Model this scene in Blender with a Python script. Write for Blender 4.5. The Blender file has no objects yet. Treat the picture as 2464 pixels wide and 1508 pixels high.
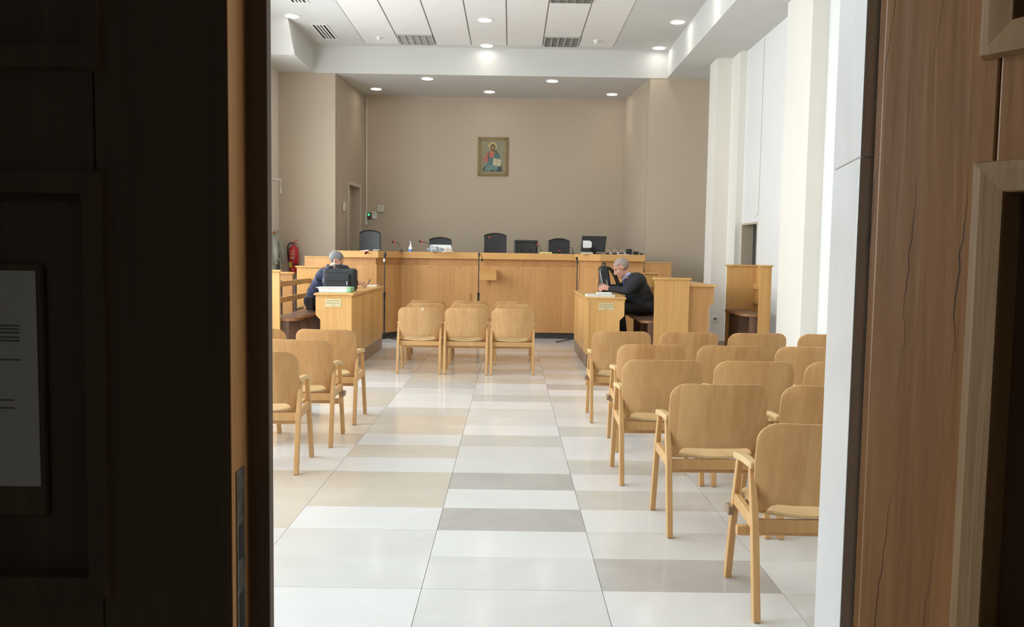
import bpy, bmesh, math, random
from mathutils import Vector, Matrix
R = math.radians
random.seed(7)
S = bpy.context.scene
COL = S.collection

# ------------------------------------------------------------------ camera
F_PX, W_PX, H_PX, EYE = 2000.0, 2464.0, 1508.0, 1.5
PITCH, YAW, ROLL = R(-4.0595), R(0.1459), R(0.85)
_d = Vector((math.sin(YAW) * math.cos(PITCH), math.cos(YAW) * math.cos(PITCH), math.sin(PITCH)))
_r0 = Vector((math.cos(YAW), -math.sin(YAW), 0))
_u0 = _r0.cross(_d)
_r = _r0 * math.cos(ROLL) + _u0 * math.sin(ROLL)
_u = -_r0 * math.sin(ROLL) + _u0 * math.cos(ROLL)
cam_data = bpy.data.cameras.new('camera')
cam_data.sensor_width = 36.0
cam_data.lens = 36.0 * F_PX / W_PX
cam_data.clip_start = 0.02
cam_data.clip_end = 200
cam = bpy.data.objects.new('camera', cam_data)
COL.objects.link(cam)
m = Matrix((_r, _u, -_d)).transposed().to_4x4()
m.translation = Vector((0, 0, EYE))
cam.matrix_world = m
S.camera = cam


def ray(x, y):
    return (x - W_PX / 2) / F_PX * _r - (y - H_PX / 2) / F_PX * _u + _d


def at(x, y, dist):
    """photo pixel -> point on the plane Y = dist"""
    v = ray(x, y)
    return Vector((0, 0, EYE)) + v * (dist / v.y)


def atz(x, y, z):
    v = ray(x, y)
    return Vector((0, 0, EYE)) + v * ((z - EYE) / v.z)


# ------------------------------------------------------------------ light
S.view_settings.view_transform = 'Standard'
S.view_settings.look = 'None'
S.view_settings.gamma = 1.0
S.view_settings.use_curve_mapping = False
S.view_settings.exposure = 0.0
SKY = 9.9
LAMP = 10.0
world = bpy.data.worlds.new('sky')
world.use_nodes = True
bgn = world.node_tree.nodes['Background']
bgn.inputs[0].default_value = (0.86, 0.94, 1.0, 1)
bgn.inputs[1].default_value = SKY
S.world = world

XL, XR = -4.25, 3.65          # side walls of the courtroom
DF, DB = 15.30, 17.43         # front wall plane, apse back wall
ZC, ZR = 5.20, 4.72           # main ceiling, soffit / apse ceiling
DW0, DW1 = 1.25, 1.45         # entrance wall
WINS = [(2.3, 4.6), (5.25, 7.55), (8.2, 10.5), (11.3, 13.7)]
WZ0, WZ1 = 0.9, 4.1
for a, b in WINS:             # portals only guide the sky light through the window openings
    ld = bpy.data.lights.new('window_portal', 'AREA')
    ld.shape = 'RECTANGLE'
    ld.size = b - a
    ld.size_y = WZ1 - WZ0
    ld.cycles.is_portal = True
    lo = bpy.data.objects.new('window_portal', ld)
    lo.location = (XL - 0.12, (a + b) / 2, (WZ0 + WZ1) / 2)
    lo.rotation_euler = (R(90), 0, R(-90))
    COL.objects.link(lo)

# ------------------------------------------------------------------ materials


def new_mat(name):
    mt = bpy.data.materials.new(name)
    mt.use_nodes = True
    nt = mt.node_tree
    return mt, nt, nt.nodes['Principled BSDF']


def nd(nt, kind, **kw):
    n = nt.nodes.new(kind)
    for k, v in kw.items():
        setattr(n, k, v)
    return n


def plain(name, col, rough=0.6, var=0.06, scale=6.0, metal=0.0, spec=0.5, bump=0.0):
    mt, nt, b = new_mat(name)
    b.inputs['Roughness'].default_value = rough
    b.inputs['Metallic'].default_value = metal
    b.inputs['Specular IOR Level'].default_value = spec
    tc = nd(nt, 'ShaderNodeTexCoord')
    no = nd(nt, 'ShaderNodeTexNoise')
    no.inputs['Scale'].default_value = scale
    no.inputs['Detail'].default_value = 4
    nt.links.new(tc.outputs['Object'], no.inputs['Vector'])
    ra = nd(nt, 'ShaderNodeValToRGB')
    ra.color_ramp.elements[0].position = 0.3
    ra.color_ramp.elements[1].position = 0.7
    ra.color_ramp.elements[0].color = tuple(c * (1 - var) for c in col) + (1,)
    ra.color_ramp.elements[1].color = tuple(min(1, c * (1 + var)) for c in col) + (1,)
    nt.links.new(no.outputs['Fac'], ra.inputs['Fac'])
    nt.links.new(ra.outputs['Color'], b.inputs['Base Color'])
    if bump:
        bu = nd(nt, 'ShaderNodeBump')
        bu.inputs['Strength'].default_value = bump
        bu.inputs['Distance'].default_value = 0.01
        nt.links.new(no.outputs['Fac'], bu.inputs['Height'])
        nt.links.new(bu.outputs['Normal'], b.inputs['Normal'])
    return mt


def wood(name, dark, light, axis='Z', rough=0.4, fine=26.0, stave=0.0, rnd=0.12, cracks=False, bump=0.03, flat=False):
    """grain runs along the given object axis; stave = width of the glued strips across it"""
    mt, nt, b = new_mat(name)
    b.inputs['Roughness'].default_value = rough
    b.inputs['Specular IOR Level'].default_value = 0.3
    L = nt.links.new
    tc = nd(nt, 'ShaderNodeTexCoord')
    oi = nd(nt, 'ShaderNodeObjectInfo')
    off = nd(nt, 'ShaderNodeVectorMath', operation='SCALE')
    cmb = nd(nt, 'ShaderNodeCombineXYZ')
    for i in range(3):
        L(oi.outputs['Random'], cmb.inputs[i])
    L(cmb.outputs[0], off.inputs[0])
    off.inputs['Scale'].default_value = 37.0
    add = nd(nt, 'ShaderNodeVectorMath', operation='ADD')
    L(tc.outputs['Object'], add.inputs[0])
    L(off.outputs[0], add.inputs[1])
    sc = {'X': (0.05, 1, 1), 'Y': (1, 0.05, 1), 'Z': (1, 1, 0.05)}[axis]
    mp = nd(nt, 'ShaderNodeMapping')
    mp.inputs['Scale'].default_value = sc
    L(add.outputs[0], mp.inputs['Vector'])
    n1 = nd(nt, 'ShaderNodeTexNoise')
    n1.inputs['Scale'].default_value = fine
    n1.inputs['Detail'].default_value = 6
    n1.inputs['Distortion'].default_value = 0.6
    L(mp.outputs[0], n1.inputs['Vector'])
    n2 = nd(nt, 'ShaderNodeTexNoise')
    n2.inputs['Scale'].default_value = fine * 0.16
    n2.inputs['Detail'].default_value = 2
    L(mp.outputs[0], n2.inputs['Vector'])
    mx = nd(nt, 'ShaderNodeMath', operation='MULTIPLY_ADD')
    mx.inputs[1].default_value = 0.55
    L(n1.outputs['Fac'], mx.inputs[0])
    hl = nd(nt, 'ShaderNodeMath', operation='MULTIPLY')
    hl.inputs[1].default_value = 0.45
    L(n2.outputs['Fac'], hl.inputs[0])
    L(hl.outputs[0], mx.inputs[2])
    val = mx.outputs[0]
    if stave:
        vo = nd(nt, 'ShaderNodeTexWhiteNoise', noise_dimensions='1D')
        sx = nd(nt, 'ShaderNodeSeparateXYZ')
        L(add.outputs[0], sx.inputs[0])
        sm = nd(nt, 'ShaderNodeMath', operation='ADD')
        oth = {'X': (1, 2), 'Y': (0, 2), 'Z': (0, 1)}[axis]
        L(sx.outputs[oth[0]], sm.inputs[0])
        if flat:
            sm.inputs[1].default_value = 0.0
        else:
            L(sx.outputs[oth[1]], sm.inputs[1])
        dv = nd(nt, 'ShaderNodeMath', operation='DIVIDE')
        dv.inputs[1].default_value = stave
        L(sm.outputs[0], dv.inputs[0])
        fl = nd(nt, 'ShaderNodeMath', operation='FLOOR')
        L(dv.outputs[0], fl.inputs[0])
        L(fl.outputs[0], vo.inputs['W'])
        m2 = nd(nt, 'ShaderNodeMath', operation='MULTIPLY_ADD')
        m2.inputs[1].default_value = 0.28
        L(vo.outputs['Value'], m2.inputs[0])
        m3 = nd(nt, 'ShaderNodeMath', operation='SUBTRACT')
        L(val, m3.inputs[0])
        m3.inputs[1].default_value = 0.14
        L(m3.outputs[0], m2.inputs[2])
        val = m2.outputs[0]
    ra = nd(nt, 'ShaderNodeValToRGB')
    ra.color_ramp.elements[0].position = 0.28
    ra.color_ramp.elements[1].position = 0.72
    ra.color_ramp.elements[0].color = tuple(dark) + (1,)
    ra.color_ramp.elements[1].color = tuple(light) + (1,)
    L(val, ra.inputs['Fac'])
    br = nd(nt, 'ShaderNodeMath', operation='MULTIPLY_ADD')
    br.inputs[1].default_value = 2 * rnd
    br.inputs[2].default_value = 1 - rnd
    L(oi.outputs['Random'], br.inputs[0])
    hsv = nd(nt, 'ShaderNodeHueSaturation')
    L(br.outputs[0], hsv.inputs['Value'])
    L(ra.outputs['Color'], hsv.inputs['Color'])
    out = hsv.outputs['Color']
    if cracks:
        sp = nd(nt, 'ShaderNodeSeparateXYZ')
        L(tc.outputs['Object'], sp.inputs[0])
        n3 = nd(nt, 'ShaderNodeTexNoise', noise_dimensions='1D')
        n3.inputs['Scale'].default_value = 3.0
        n3.inputs['Detail'].default_value = 6.0
        L(sp.outputs['Z'], n3.inputs['W'])
        w1 = nd(nt, 'ShaderNodeMath', operation='MULTIPLY_ADD')
        w1.inputs[1].default_value = 0.05
        L(n3.outputs['Fac'], w1.inputs[0])
        L(sp.outputs['X'], w1.inputs[2])
        w2 = nd(nt, 'ShaderNodeMath', operation='MULTIPLY_ADD')   # lines lean a little
        w2.inputs[1].default_value = -0.055
        L(sp.outputs['Z'], w2.inputs[0])
        L(w1.outputs[0], w2.inputs[2])
        w3 = nd(nt, 'ShaderNodeMath', operation='PINGPONG')
        w3.inputs[1].default_value = 0.036
        L(w2.outputs[0], w3.inputs[0])
        n4 = nd(nt, 'ShaderNodeTexNoise', noise_dimensions='2D')
        n4.inputs['Scale'].default_value = 3.5
        mp4 = nd(nt, 'ShaderNodeCombineXYZ')
        L(sp.outputs['Z'], mp4.inputs[0])
        L(sp.outputs['X'], mp4.inputs[1])
        L(mp4.outputs[0], n4.inputs['Vector'])
        w4 = nd(nt, 'ShaderNodeMath', operation='MULTIPLY_ADD')
        w4.inputs[1].default_value = 0.0030
        w4.inputs[2].default_value = -0.0011
        L(n4.outputs['Fac'], w4.inputs[0])
        lt = nd(nt, 'ShaderNodeMath', operation='LESS_THAN')
        L(w3.outputs[0], lt.inputs[0])
        L(w4.outputs[0], lt.inputs[1])
        mc = nd(nt, 'ShaderNodeMix', data_type='RGBA')
        L(lt.outputs[0], mc.inputs['Factor'])
        L(out, mc.inputs['A'])
        mc.inputs['B'].default_value = (0.09, 0.046, 0.022, 1)
        out = mc.outputs['Result']
    L(out, b.inputs['Base Color'])
    bu = nd(nt, 'ShaderNodeBump')
    bu.inputs['Strength'].default_value = bump
    bu.inputs['Distance'].default_value = 0.005
    L(n1.outputs['Fac'], bu.inputs['Height'])
    L(bu.outputs['Normal'], b.inputs['Normal'])
    return mt


def marble(name, base, vein, amount, rough=0.14, scale=1.6):
    mt, nt, b = new_mat(name)
    L = nt.links.new
    b.inputs['Roughness'].default_value = rough
    tc = nd(nt, 'ShaderNodeTexCoord')
    oi = nd(nt, 'ShaderNodeObjectInfo')
    cmb = nd(nt, 'ShaderNodeCombineXYZ')
    for i in range(3):
        L(oi.outputs['Random'], cmb.inputs[i])
    off = nd(nt, 'ShaderNodeVectorMath', operation='SCALE')
    off.inputs['Scale'].default_value = 53.0
    L(cmb.outputs[0], off.inputs[0])
    add = nd(nt, 'ShaderNodeVectorMath', operation='ADD')
    L(tc.outputs['Object'], add.inputs[0])
    L(off.outputs[0], add.inputs[1])
    n = nd(nt, 'ShaderNodeTexNoise')
    n.inputs['Scale'].default_value = scale
    n.inputs['Detail'].default_value = 5
    n.inputs['Distortion'].default_value = 1.2
    L(add.outputs[0], n.inputs['Vector'])
    ra = nd(nt, 'ShaderNodeValToRGB')
    ra.color_ramp.elements[0].position = 0.35
    ra.color_ramp.elements[1].position = 0.65
    mixed = tuple(bb * (1 - amount) + v * amount for bb, v in zip(base, vein))
    ra.color_ramp.elements[0].color = mixed + (1,)
    ra.color_ramp.elements[1].color = tuple(base) + (1,)
    L(n.outputs['Fac'], ra.inputs['Fac'])
    L(ra.outputs['Color'], b.inputs['Base Color'])
    return mt


def emit(name, col, strength):
    mt, nt, b = new_mat(name)
    b.inputs['Base Color'].default_value = tuple(col) + (1,)
    b.inputs['Emission Color'].default_value = tuple(col) + (1,)
    b.inputs['Emission Strength'].default_value = strength
    return mt


M = {}
M['beech'] = wood('beech_ply', (0.51, 0.280, 0.112), (0.67, 0.41, 0.19), 'Z', 0.38, stave=0.14, rnd=0.05, flat=True)
M['beech_rail'] = wood('beech_rail', (0.54, 0.30, 0.12), (0.68, 0.42, 0.19), 'Z', 0.4, rnd=0.05)
M['beech_seat'] = wood('beech_seat', (0.62, 0.42, 0.20), (0.74, 0.54, 0.29), 'Y', 0.35, rnd=0.05)
M['oak'] = wood('oak_veneer', (0.60, 0.325, 0.108), (0.74, 0.44, 0.168), 'Z', 0.38, stave=0.24, rnd=0.05)
M['oak_bench'] = wood('oak_bench_veneer', (0.52, 0.265, 0.098), (0.655, 0.36, 0.145), 'Z', 0.4, stave=0.33, rnd=0.05)
M['oak_top'] = wood('oak_counter', (0.61, 0.33, 0.11), (0.73, 0.42, 0.165), 'X', 0.35, rnd=0.05)
M['plinth'] = wood('grey_brown_plinth', (0.28, 0.19, 0.13), (0.36, 0.25, 0.17), 'Y', 0.45, rnd=0.03)
M['seat_dark'] = plain('worn_brown_seat', (0.17, 0.105, 0.075), 0.35, 0.25, 9)
M['seat_edge'] = wood('seat_edge_wood', (0.30, 0.14, 0.06), (0.42, 0.21, 0.09), 'Y', 0.45)
M['pew_support'] = plain('brown_support_wood', (0.17, 0.09, 0.055), 0.5, 0.2, 8)
M['dark_support'] = plain('dark_support_wood', (0.10, 0.055, 0.04), 0.5, 0.2, 8)
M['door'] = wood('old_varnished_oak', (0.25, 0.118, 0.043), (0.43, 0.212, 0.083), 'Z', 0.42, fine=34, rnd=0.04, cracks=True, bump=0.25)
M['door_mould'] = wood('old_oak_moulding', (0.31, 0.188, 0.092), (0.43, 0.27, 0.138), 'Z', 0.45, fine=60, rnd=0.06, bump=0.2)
M['door_outer'] = wood('dark_oak', (0.125, 0.086, 0.058), (0.20, 0.142, 0.10), 'Z', 0.6, fine=34, rnd=0.04)  # darker oak tone for the closed leaf
M['door_panel'] = wood('old_oak_panel', (0.16, 0.09, 0.045), (0.25, 0.14, 0.07), 'Z', 0.5, fine=34, rnd=0.04)
M['door_edge'] = wood('door_edge_oak', (0.55, 0.26, 0.085), (0.72, 0.37, 0.135), 'Z', 0.5, fine=34, rnd=0.04)
M['white_wall'] = plain('white_wall_paint', (0.80, 0.80, 0.78), 0.75, 0.015, 1.2)
M['cream_wall'] = plain('cream_wall_paint', (0.74, 0.68, 0.59), 0.75, 0.015, 1.2)
M['pilaster'] = plain('cream_pilaster_paint', (0.82, 0.785, 0.715), 0.75, 0.015, 1.2)
M['taupe'] = plain('taupe_wall_paint', (0.52, 0.43, 0.325), 0.75, 0.02, 0.8)
M['ceil'] = plain('ceiling_paint', (0.645, 0.635, 0.605), 0.8, 0.012, 1.0)
M['ceil_panel'] = plain('ceiling_panel_paint', (0.80, 0.775, 0.74), 0.75, 0.02, 2.0)
M['grid'] = plain('ceiling_grid_grey', (0.33, 0.32, 0.30), 0.6, 0.05)
M['corr'] = plain('corridor_paint', (0.55, 0.52, 0.47), 0.8, 0.02, 1.0)
M['joint'] = plain('tile_joint', (0.50, 0.49, 0.47), 0.8, 0.1, 20)
M['t_white'] = marble('marble_white', (0.775, 0.79, 0.795), (0.66, 0.66, 0.64), 0.3)
M['t_pale'] = marble('marble_pale', (0.715, 0.725, 0.72), (0.62, 0.62, 0.59), 0.5)
M['t_grey'] = marble('marble_grey', (0.525, 0.515, 0.495), (0.42, 0.41, 0.39), 0.6)
M['t_mid'] = marble('marble_greenish', (0.63, 0.63, 0.60), (0.55, 0.54, 0.50), 0.6)
M['t_beige'] = marble('marble_beige', (0.67, 0.63, 0.56), (0.60, 0.535, 0.44), 0.6)
M['jamb'] = marble('marble_jamb', (0.72, 0.72, 0.71), (0.58, 0.57, 0.55), 0.45, 0.35, 3.0)
M['black'] = plain('black_plastic', (0.018, 0.018, 0.02), 0.4, 0.1)
M['leather'] = plain('black_leather', (0.022, 0.023, 0.025), 0.32, 0.15, 40, bump=0.1)
M['rubber'] = plain('black_rubber', (0.012, 0.012, 0.012), 0.6, 0.1)
M['skirt'] = plain('dark_skirting', (0.045, 0.043, 0.04), 0.5, 0.1)
M['white_pl'] = plain('white_plastic', (0.78, 0.77, 0.73), 0.4, 0.02)
M['cream_pl'] = plain('cream_plastic', (0.62, 0.58, 0.48), 0.45, 0.03)
M['paper'] = plain('white_paper', (0.80, 0.80, 0.79), 0.7, 0.02)
M['print'] = plain('grey_print', (0.25, 0.25, 0.25), 0.8, 0.1)
M['red'] = plain('extinguisher_red', (0.52, 0.022, 0.025), 0.3, 0.05)
M['red_dot'] = plain('red_mic_ring', (0.65, 0.04, 0.03), 0.35, 0.05)
M['yellow'] = plain('yellow_label', (0.75, 0.55, 0.06), 0.5, 0.05)
M['chrome'] = plain('brushed_metal', (0.55, 0.55, 0.54), 0.3, 0.05, metal=1.0)
M['gilt'] = plain('dull_gilt_frame', (0.24, 0.17, 0.075), 0.45, 0.35, 60, metal=0.25, bump=0.3)
M['gilt_l'] = plain('gilt_slip', (0.36, 0.27, 0.13), 0.4, 0.2, 40, metal=0.3)
M['brass'] = plain('brass_plate', (0.66, 0.56, 0.32), 0.4, 0.05, metal=0.15)
M['engrave'] = plain('engraved_letters', (0.34, 0.26, 0.13), 0.6, 0.05)
M['skin'] = plain('skin', (0.56, 0.295, 0.215), 0.5, 0.06, 14)
M['navy'] = plain('navy_uniform_cloth', (0.021, 0.027, 0.066), 0.8, 0.2, 22, bump=0.2)
M['suit'] = plain('charcoal_suit_cloth', (0.016, 0.017, 0.021), 0.8, 0.2, 22, bump=0.2)
M['trouser'] = plain('black_trouser_cloth', (0.014, 0.014, 0.017), 0.85, 0.2, 22)
M['shirt'] = plain('pale_blue_shirt', (0.36, 0.47, 0.82), 0.7, 0.05)
M['tie'] = plain('dark_blue_tie', (0.03, 0.04, 0.12), 0.6, 0.3, 60)
M['hair_grey'] = plain('short_grey_hair', (0.20, 0.20, 0.20), 0.7, 0.35, 90, bump=0.4)
M['hair_brown'] = plain('thin_grey_brown_hair', (0.36, 0.285, 0.25), 0.7, 0.25, 90, bump=0.4)
M['bag'] = plain('black_nylon', (0.020, 0.022, 0.026), 0.6, 0.2, 30, bump=0.1)
M['bag_leather'] = plain('black_bag_leather', (0.017, 0.018, 0.021), 0.3, 0.2, 14, bump=0.1)
M['green'] = plain('green_card', (0.24, 0.50, 0.28), 0.6, 0.05)
M['yellow_card'] = plain('pale_yellow_card', (0.78, 0.66, 0.30), 0.6, 0.05)
M['beige_card'] = plain('beige_card', (0.66, 0.56, 0.43), 0.6, 0.05)
M['film'] = plain('crumpled_grey_film', (0.42, 0.45, 0.48), 0.25, 0.5, 26, bump=0.6)
M['jacket_olive'] = plain('grey_olive_cloth', (0.33, 0.33, 0.26), 0.85, 0.12, 18, bump=0.2)
M['door_dark'] = plain('dark_green_grey_door', (0.045, 0.05, 0.045), 0.5, 0.08)
M['louvre'] = plain('louvre_metal', (0.62, 0.61, 0.58), 0.25, 0.1, metal=0.85)
M['louvre_dark'] = plain('fixture_inside', (0.20, 0.20, 0.19), 0.5, 0.1)
M['vent_dark'] = plain('vent_inside', (0.03, 0.03, 0.03), 0.8, 0.1)
M['sanit_blue'] = plain('blue_gel', (0.08, 0.22, 0.62), 0.2, 0.05)
M['plane_white'] = plain('white_window_frame', (0.75, 0.75, 0.74), 0.5, 0.02)
M['brush'] = plain('grey_old_metal', (0.19, 0.185, 0.16), 0.45, 0.4, 50, metal=0.6)
M['lamp'] = emit('lamp_glow', (1.0, 0.97, 0.90), 14.0)
M['led_green'] = emit('led_green', (0.05, 1.0, 0.25), 2.0)
M['tape'] = plain('pale_tape', (0.72, 0.55, 0.42), 0.6, 0.05)
for k, c in dict(ic_bg=(0.26, 0.24, 0.155), ic_halo=(0.52, 0.40, 0.17), ic_hair=(0.115, 0.075, 0.035), ic_face=(0.33, 0.21, 0.12),
                 ic_red=(0.47, 0.14, 0.075), ic_pink=(0.42, 0.13, 0.10), ic_teal=(0.10, 0.165, 0.165), ic_teal2=(0.14, 0.235, 0.215),
                 ic_dark=(0.055, 0.065, 0.065), ic_book=(0.52, 0.47, 0.31), ic_purple=(0.13, 0.085, 0.09)).items():
    M[k] = plain('painted_' + k[3:], c, 0.6, 0.14, 12)
mt, nt, b = new_mat('window_glass')
nt.nodes.remove(b)
tr = nd(nt, 'ShaderNodeBsdfTransparent')
gl = nd(nt, 'ShaderNodeBsdfGlossy')
gl.inputs['Roughness'].default_value = 0.02
mxs = nd(nt, 'ShaderNodeMixShader')
mxs.inputs[0].default_value = 0.06
nt.links.new(tr.outputs[0], mxs.inputs[1])
nt.links.new(gl.outputs[0], mxs.inputs[2])
nt.links.new(mxs.outputs[0], nt.nodes['Material Output'].inputs[0])
M['glass'] = mt

# ------------------------------------------------------------------ builders


class MB:
    def __init__(self):
        self.v, self.f = [], []

    def add(self, vs, fs):
        o = len(self.v)
        self.v += [tuple(p) for p in vs]
        self.f += [tuple(i + o for i in q) for q in fs]
        return self

    def box(self, x0, y0, z0, x1, y1, z1):
        x0, x1 = sorted((x0, x1)); y0, y1 = sorted((y0, y1)); z0, z1 = sorted((z0, z1))
        vs = [(x, y, z) for z in (z0, z1) for y in (y0, y1) for x in (x0, x1)]
        return self.add(vs, [(0, 2, 3, 1), (4, 5, 7, 6), (0, 1, 5, 4), (2, 6, 7, 3), (0, 4, 6, 2), (1, 3, 7, 5)])

    def hexa(self, p):
        """8 corners: bottom ring 0-3, top ring 4-7"""
        return self.add(p, [(3, 2, 1, 0), (4, 5, 6, 7), (0, 1, 5, 4), (1, 2, 6, 5), (2, 3, 7, 6), (3, 0, 4, 7)])

    def prism(self, poly, axis, a0, a1):
        n = len(poly)
        mk = {'x': lambda p, a: (a, p[0], p[1]), 'y': lambda p, a: (p[0], a, p[1]), 'z': lambda p, a: (p[0], p[1], a)}[axis]
        vs = [mk(p, a0) for p in poly] + [mk(p, a1) for p in poly]
        return self.add(vs, [tuple(range(n)), tuple(range(2 * n - 1, n - 1, -1))] + [(i, i + n, (i + 1) % n + n, (i + 1) % n) for i in range(n)])

    def beam(self, p0, p1, w, d, up=(0, 0, 1), w1=None, d1=None):
        """rectangular bar from p0 to p1; w across 'up', d along it"""
        p0, p1 = Vector(p0), Vector(p1)
        t = (p1 - p0).normalized()
        s = t.cross(Vector(up)).normalized()
        q = s.cross(t).normalized()
        w1 = w if w1 is None else w1
        d1 = d if d1 is None else d1
        vs = []
        for p, a, b_ in ((p0, w, d), (p1, w1, d1)):
            vs += [p + s * (sx * a / 2) + q * (sq * b_ / 2) for sx, sq in ((-1, -1), (1, -1), (1, 1), (-1, 1))]
        return self.hexa(vs)

    def tube(self, pts, r, n=8):
        pts = [Vector(p) for p in pts]
        rs = r if isinstance(r, (list, tuple)) else [r] * len(pts)
        vs, fs = [], []
        ref = None
        for i, p in enumerate(pts):
            t = (pts[min(i + 1, len(pts) - 1)] - pts[max(i - 1, 0)]).normalized()
            if ref is None:
                ref = t.orthogonal().normalized()
            ref = (ref - t * ref.dot(t)).normalized()
            b2 = t.cross(ref)
            vs += [p + (ref * math.cos(2 * math.pi * k / n) + b2 * math.sin(2 * math.pi * k / n)) * rs[i] for k in range(n)]
        for i in range(len(pts) - 1):
            fs += [(i * n + k, i * n + (k + 1) % n, (i + 1) * n + (k + 1) % n, (i + 1) * n + k) for k in range(n)]
        fs += [tuple(range(n - 1, -1, -1)), tuple(range((len(pts) - 1) * n, len(pts) * n))]
        return self.add(vs, fs)

    def lathe(self, prof, c=(0, 0, 0), n=24, axis='z'):
        vs, fs = [], []
        for r, h in prof:
            r = max(r, 1e-4)
            for k in range(n):
                a = 2 * math.pi * k / n
                q = (r * math.cos(a), r * math.sin(a))
                p = {'z': (q[0], q[1], h), 'y': (q[0], h, q[1]), 'x': (h, q[0], q[1])}[axis]
                vs.append((p[0] + c[0], p[1] + c[1], p[2] + c[2]))
        m_ = len(prof)
        for i in range(m_ - 1):
            fs += [(i * n + k, i * n + (k + 1) % n, (i + 1) * n + (k + 1) % n, (i + 1) * n + k) for k in range(n)]
        fs += [tuple(range(n - 1, -1, -1)), tuple(range((m_ - 1) * n, m_ * n))]
        return self.add(vs, fs)

    def ell(self, c, r, n=16, m_=10, rot=None):
        vs, fs = [], []
        for i in range(m_ + 1):
            th = math.pi * i / m_
            for k in range(n):
                a = 2 * math.pi * k / n
                p = Vector((r[0] * max(math.sin(th), 1e-3) * math.cos(a), r[1] * max(math.sin(th), 1e-3) * math.sin(a), r[2] * math.cos(th)))
                if rot is not None:
                    p = rot @ p
                vs.append(p + Vector(c))
        for i in range(m_):
            fs += [(i * n + k, (i + 1) * n + k, (i + 1) * n + (k + 1) % n, i * n + (k + 1) % n) for k in range(n)]
        fs += [tuple(range(n)), tuple(range((m_ + 1) * n - 1, m_ * n - 1, -1))]
        return self.add(vs, fs)

    def shell(self, us, vs_, P, T):
        """curved plate: P(u,v) one side, P+T(u,v) the other"""
        nu, nv = len(us), len(vs_)
        A = [Vector(P(u, v)) for v in vs_ for u in us]
        B = [Vector(P(u, v)) + Vector(T) for v in vs_ for u in us]
        n = nu * nv
        fs = []
        for j in range(nv - 1):
            for i in range(nu - 1):
                a = j * nu + i
                fs.append((a, a + 1, a + nu + 1, a + nu))
                fs.append((n + a + nu, n + a + nu + 1, n + a + 1, n + a))
        rim = [i for i in range(nu)] + [j * nu + nu - 1 for j in range(1, nv)] + [(nv - 1) * nu + i for i in range(nu - 2, -1, -1)] + [j * nu for j in range(nv - 2, 0, -1)]
        for k in range(len(rim)):
            a, c = rim[k], rim[(k + 1) % len(rim)]
            fs.append((a, n + a, n + c, c))
        return self.add(A + B, fs)

    def mesh(self, name, smooth=False, origin=None):
        me = bpy.data.meshes.new(name)
        o = Vector(origin) if origin is not None else Vector((0, 0, 0))
        me.from_pydata([tuple(Vector(p) - o) for p in self.v], [], self.f)
        bm = bmesh.new()
        bm.from_mesh(me)
        bmesh.ops.recalc_face_normals(bm, faces=bm.faces)
        bm.to_mesh(me)
        bm.free()
        if smooth:
            for p in me.polygons:
                p.use_smooth = True
        return me

    def build(self, name, mat, parent=None, bevel=0.0, seg=2, smooth=False, local=False, kind=None):
        org = None
        if parent is not None and not local:
            org = parent['_o'] if '_o' in parent else None
        if parent is None:
            # a lone thing sits with its origin at its base centre
            if self.v:
                xs, ys, zs = zip(*self.v)
                org = ((min(xs) + max(xs)) / 2, (min(ys) + max(ys)) / 2, min(zs))
        me = self.mesh(name, smooth, org)
        ob = bpy.data.objects.new(name, me)
        me.materials.append(M[mat] if isinstance(mat, str) else mat)
        COL.objects.link(ob)
        if parent is not None:
            ob.parent = parent
            if org is not None:
                ob['_o'] = tuple(org)
        else:
            ob.location = org
            ob['_o'] = tuple(org)
        if bevel:
            bv = ob.modifiers.new('bevel', 'BEVEL')
            bv.width = bevel
            bv.segments = seg
            bv.limit_method = 'ANGLE'
            bv.angle_limit = R(40)
            bv.harden_normals = False
        if kind:
            ob['kind'] = kind
        return ob


def thing(name, label, cat, loc=(0, 0, 0), rotz=0.0, group=None):
    o = bpy.data.objects.new(name, None)
    o.empty_display_size = 0.1
    COL.objects.link(o)
    o.location = loc
    o.rotation_euler = (0, 0, rotz)
    o['label'] = label
    o['category'] = cat
    if group:
        o['group'] = group
    o['_o'] = tuple(loc)
    return o


def tag(o, label, cat, group=None):
    o['label'] = label
    o['category'] = cat
    if group:
        o['group'] = group
    return o


def struct(name, mb, mat, bevel=0.0):
    o = mb.build(name, mat, None, bevel)
    o['kind'] = 'structure'
    return o


def copy_tree(o, parent=None):
    c = o.copy()
    COL.objects.link(c)
    c.parent = parent
    for ch in list(o.children):
        copy_tree(ch, c)
    return c


def bx(*a):
    return MB().box(*a)


def text_mesh(body, size, loc, rot, mat, parent, name='lettering', align='CENTER'):
    cu = bpy.data.curves.new(name, 'FONT')
    cu.body = body
    cu.size = size
    cu.align_x = align
    cu.align_y = 'CENTER'
    cu.extrude = 0.0006
    tmp = bpy.data.objects.new(name, cu)
    COL.objects.link(tmp)
    dg = bpy.context.evaluated_depsgraph_get()
    me = bpy.data.meshes.new_from_object(tmp.evaluated_get(dg))
    bpy.data.objects.remove(tmp)
    me.materials.clear()
    me.materials.append(M[mat])
    o = bpy.data.objects.new(name, me)
    COL.objects.link(o)
    o.parent = parent
    po = Vector(parent['_o']) if '_o' in parent else Vector((0, 0, 0))
    o.location = Vector(loc) - po
    o.rotation_euler = rot
    return o


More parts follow.
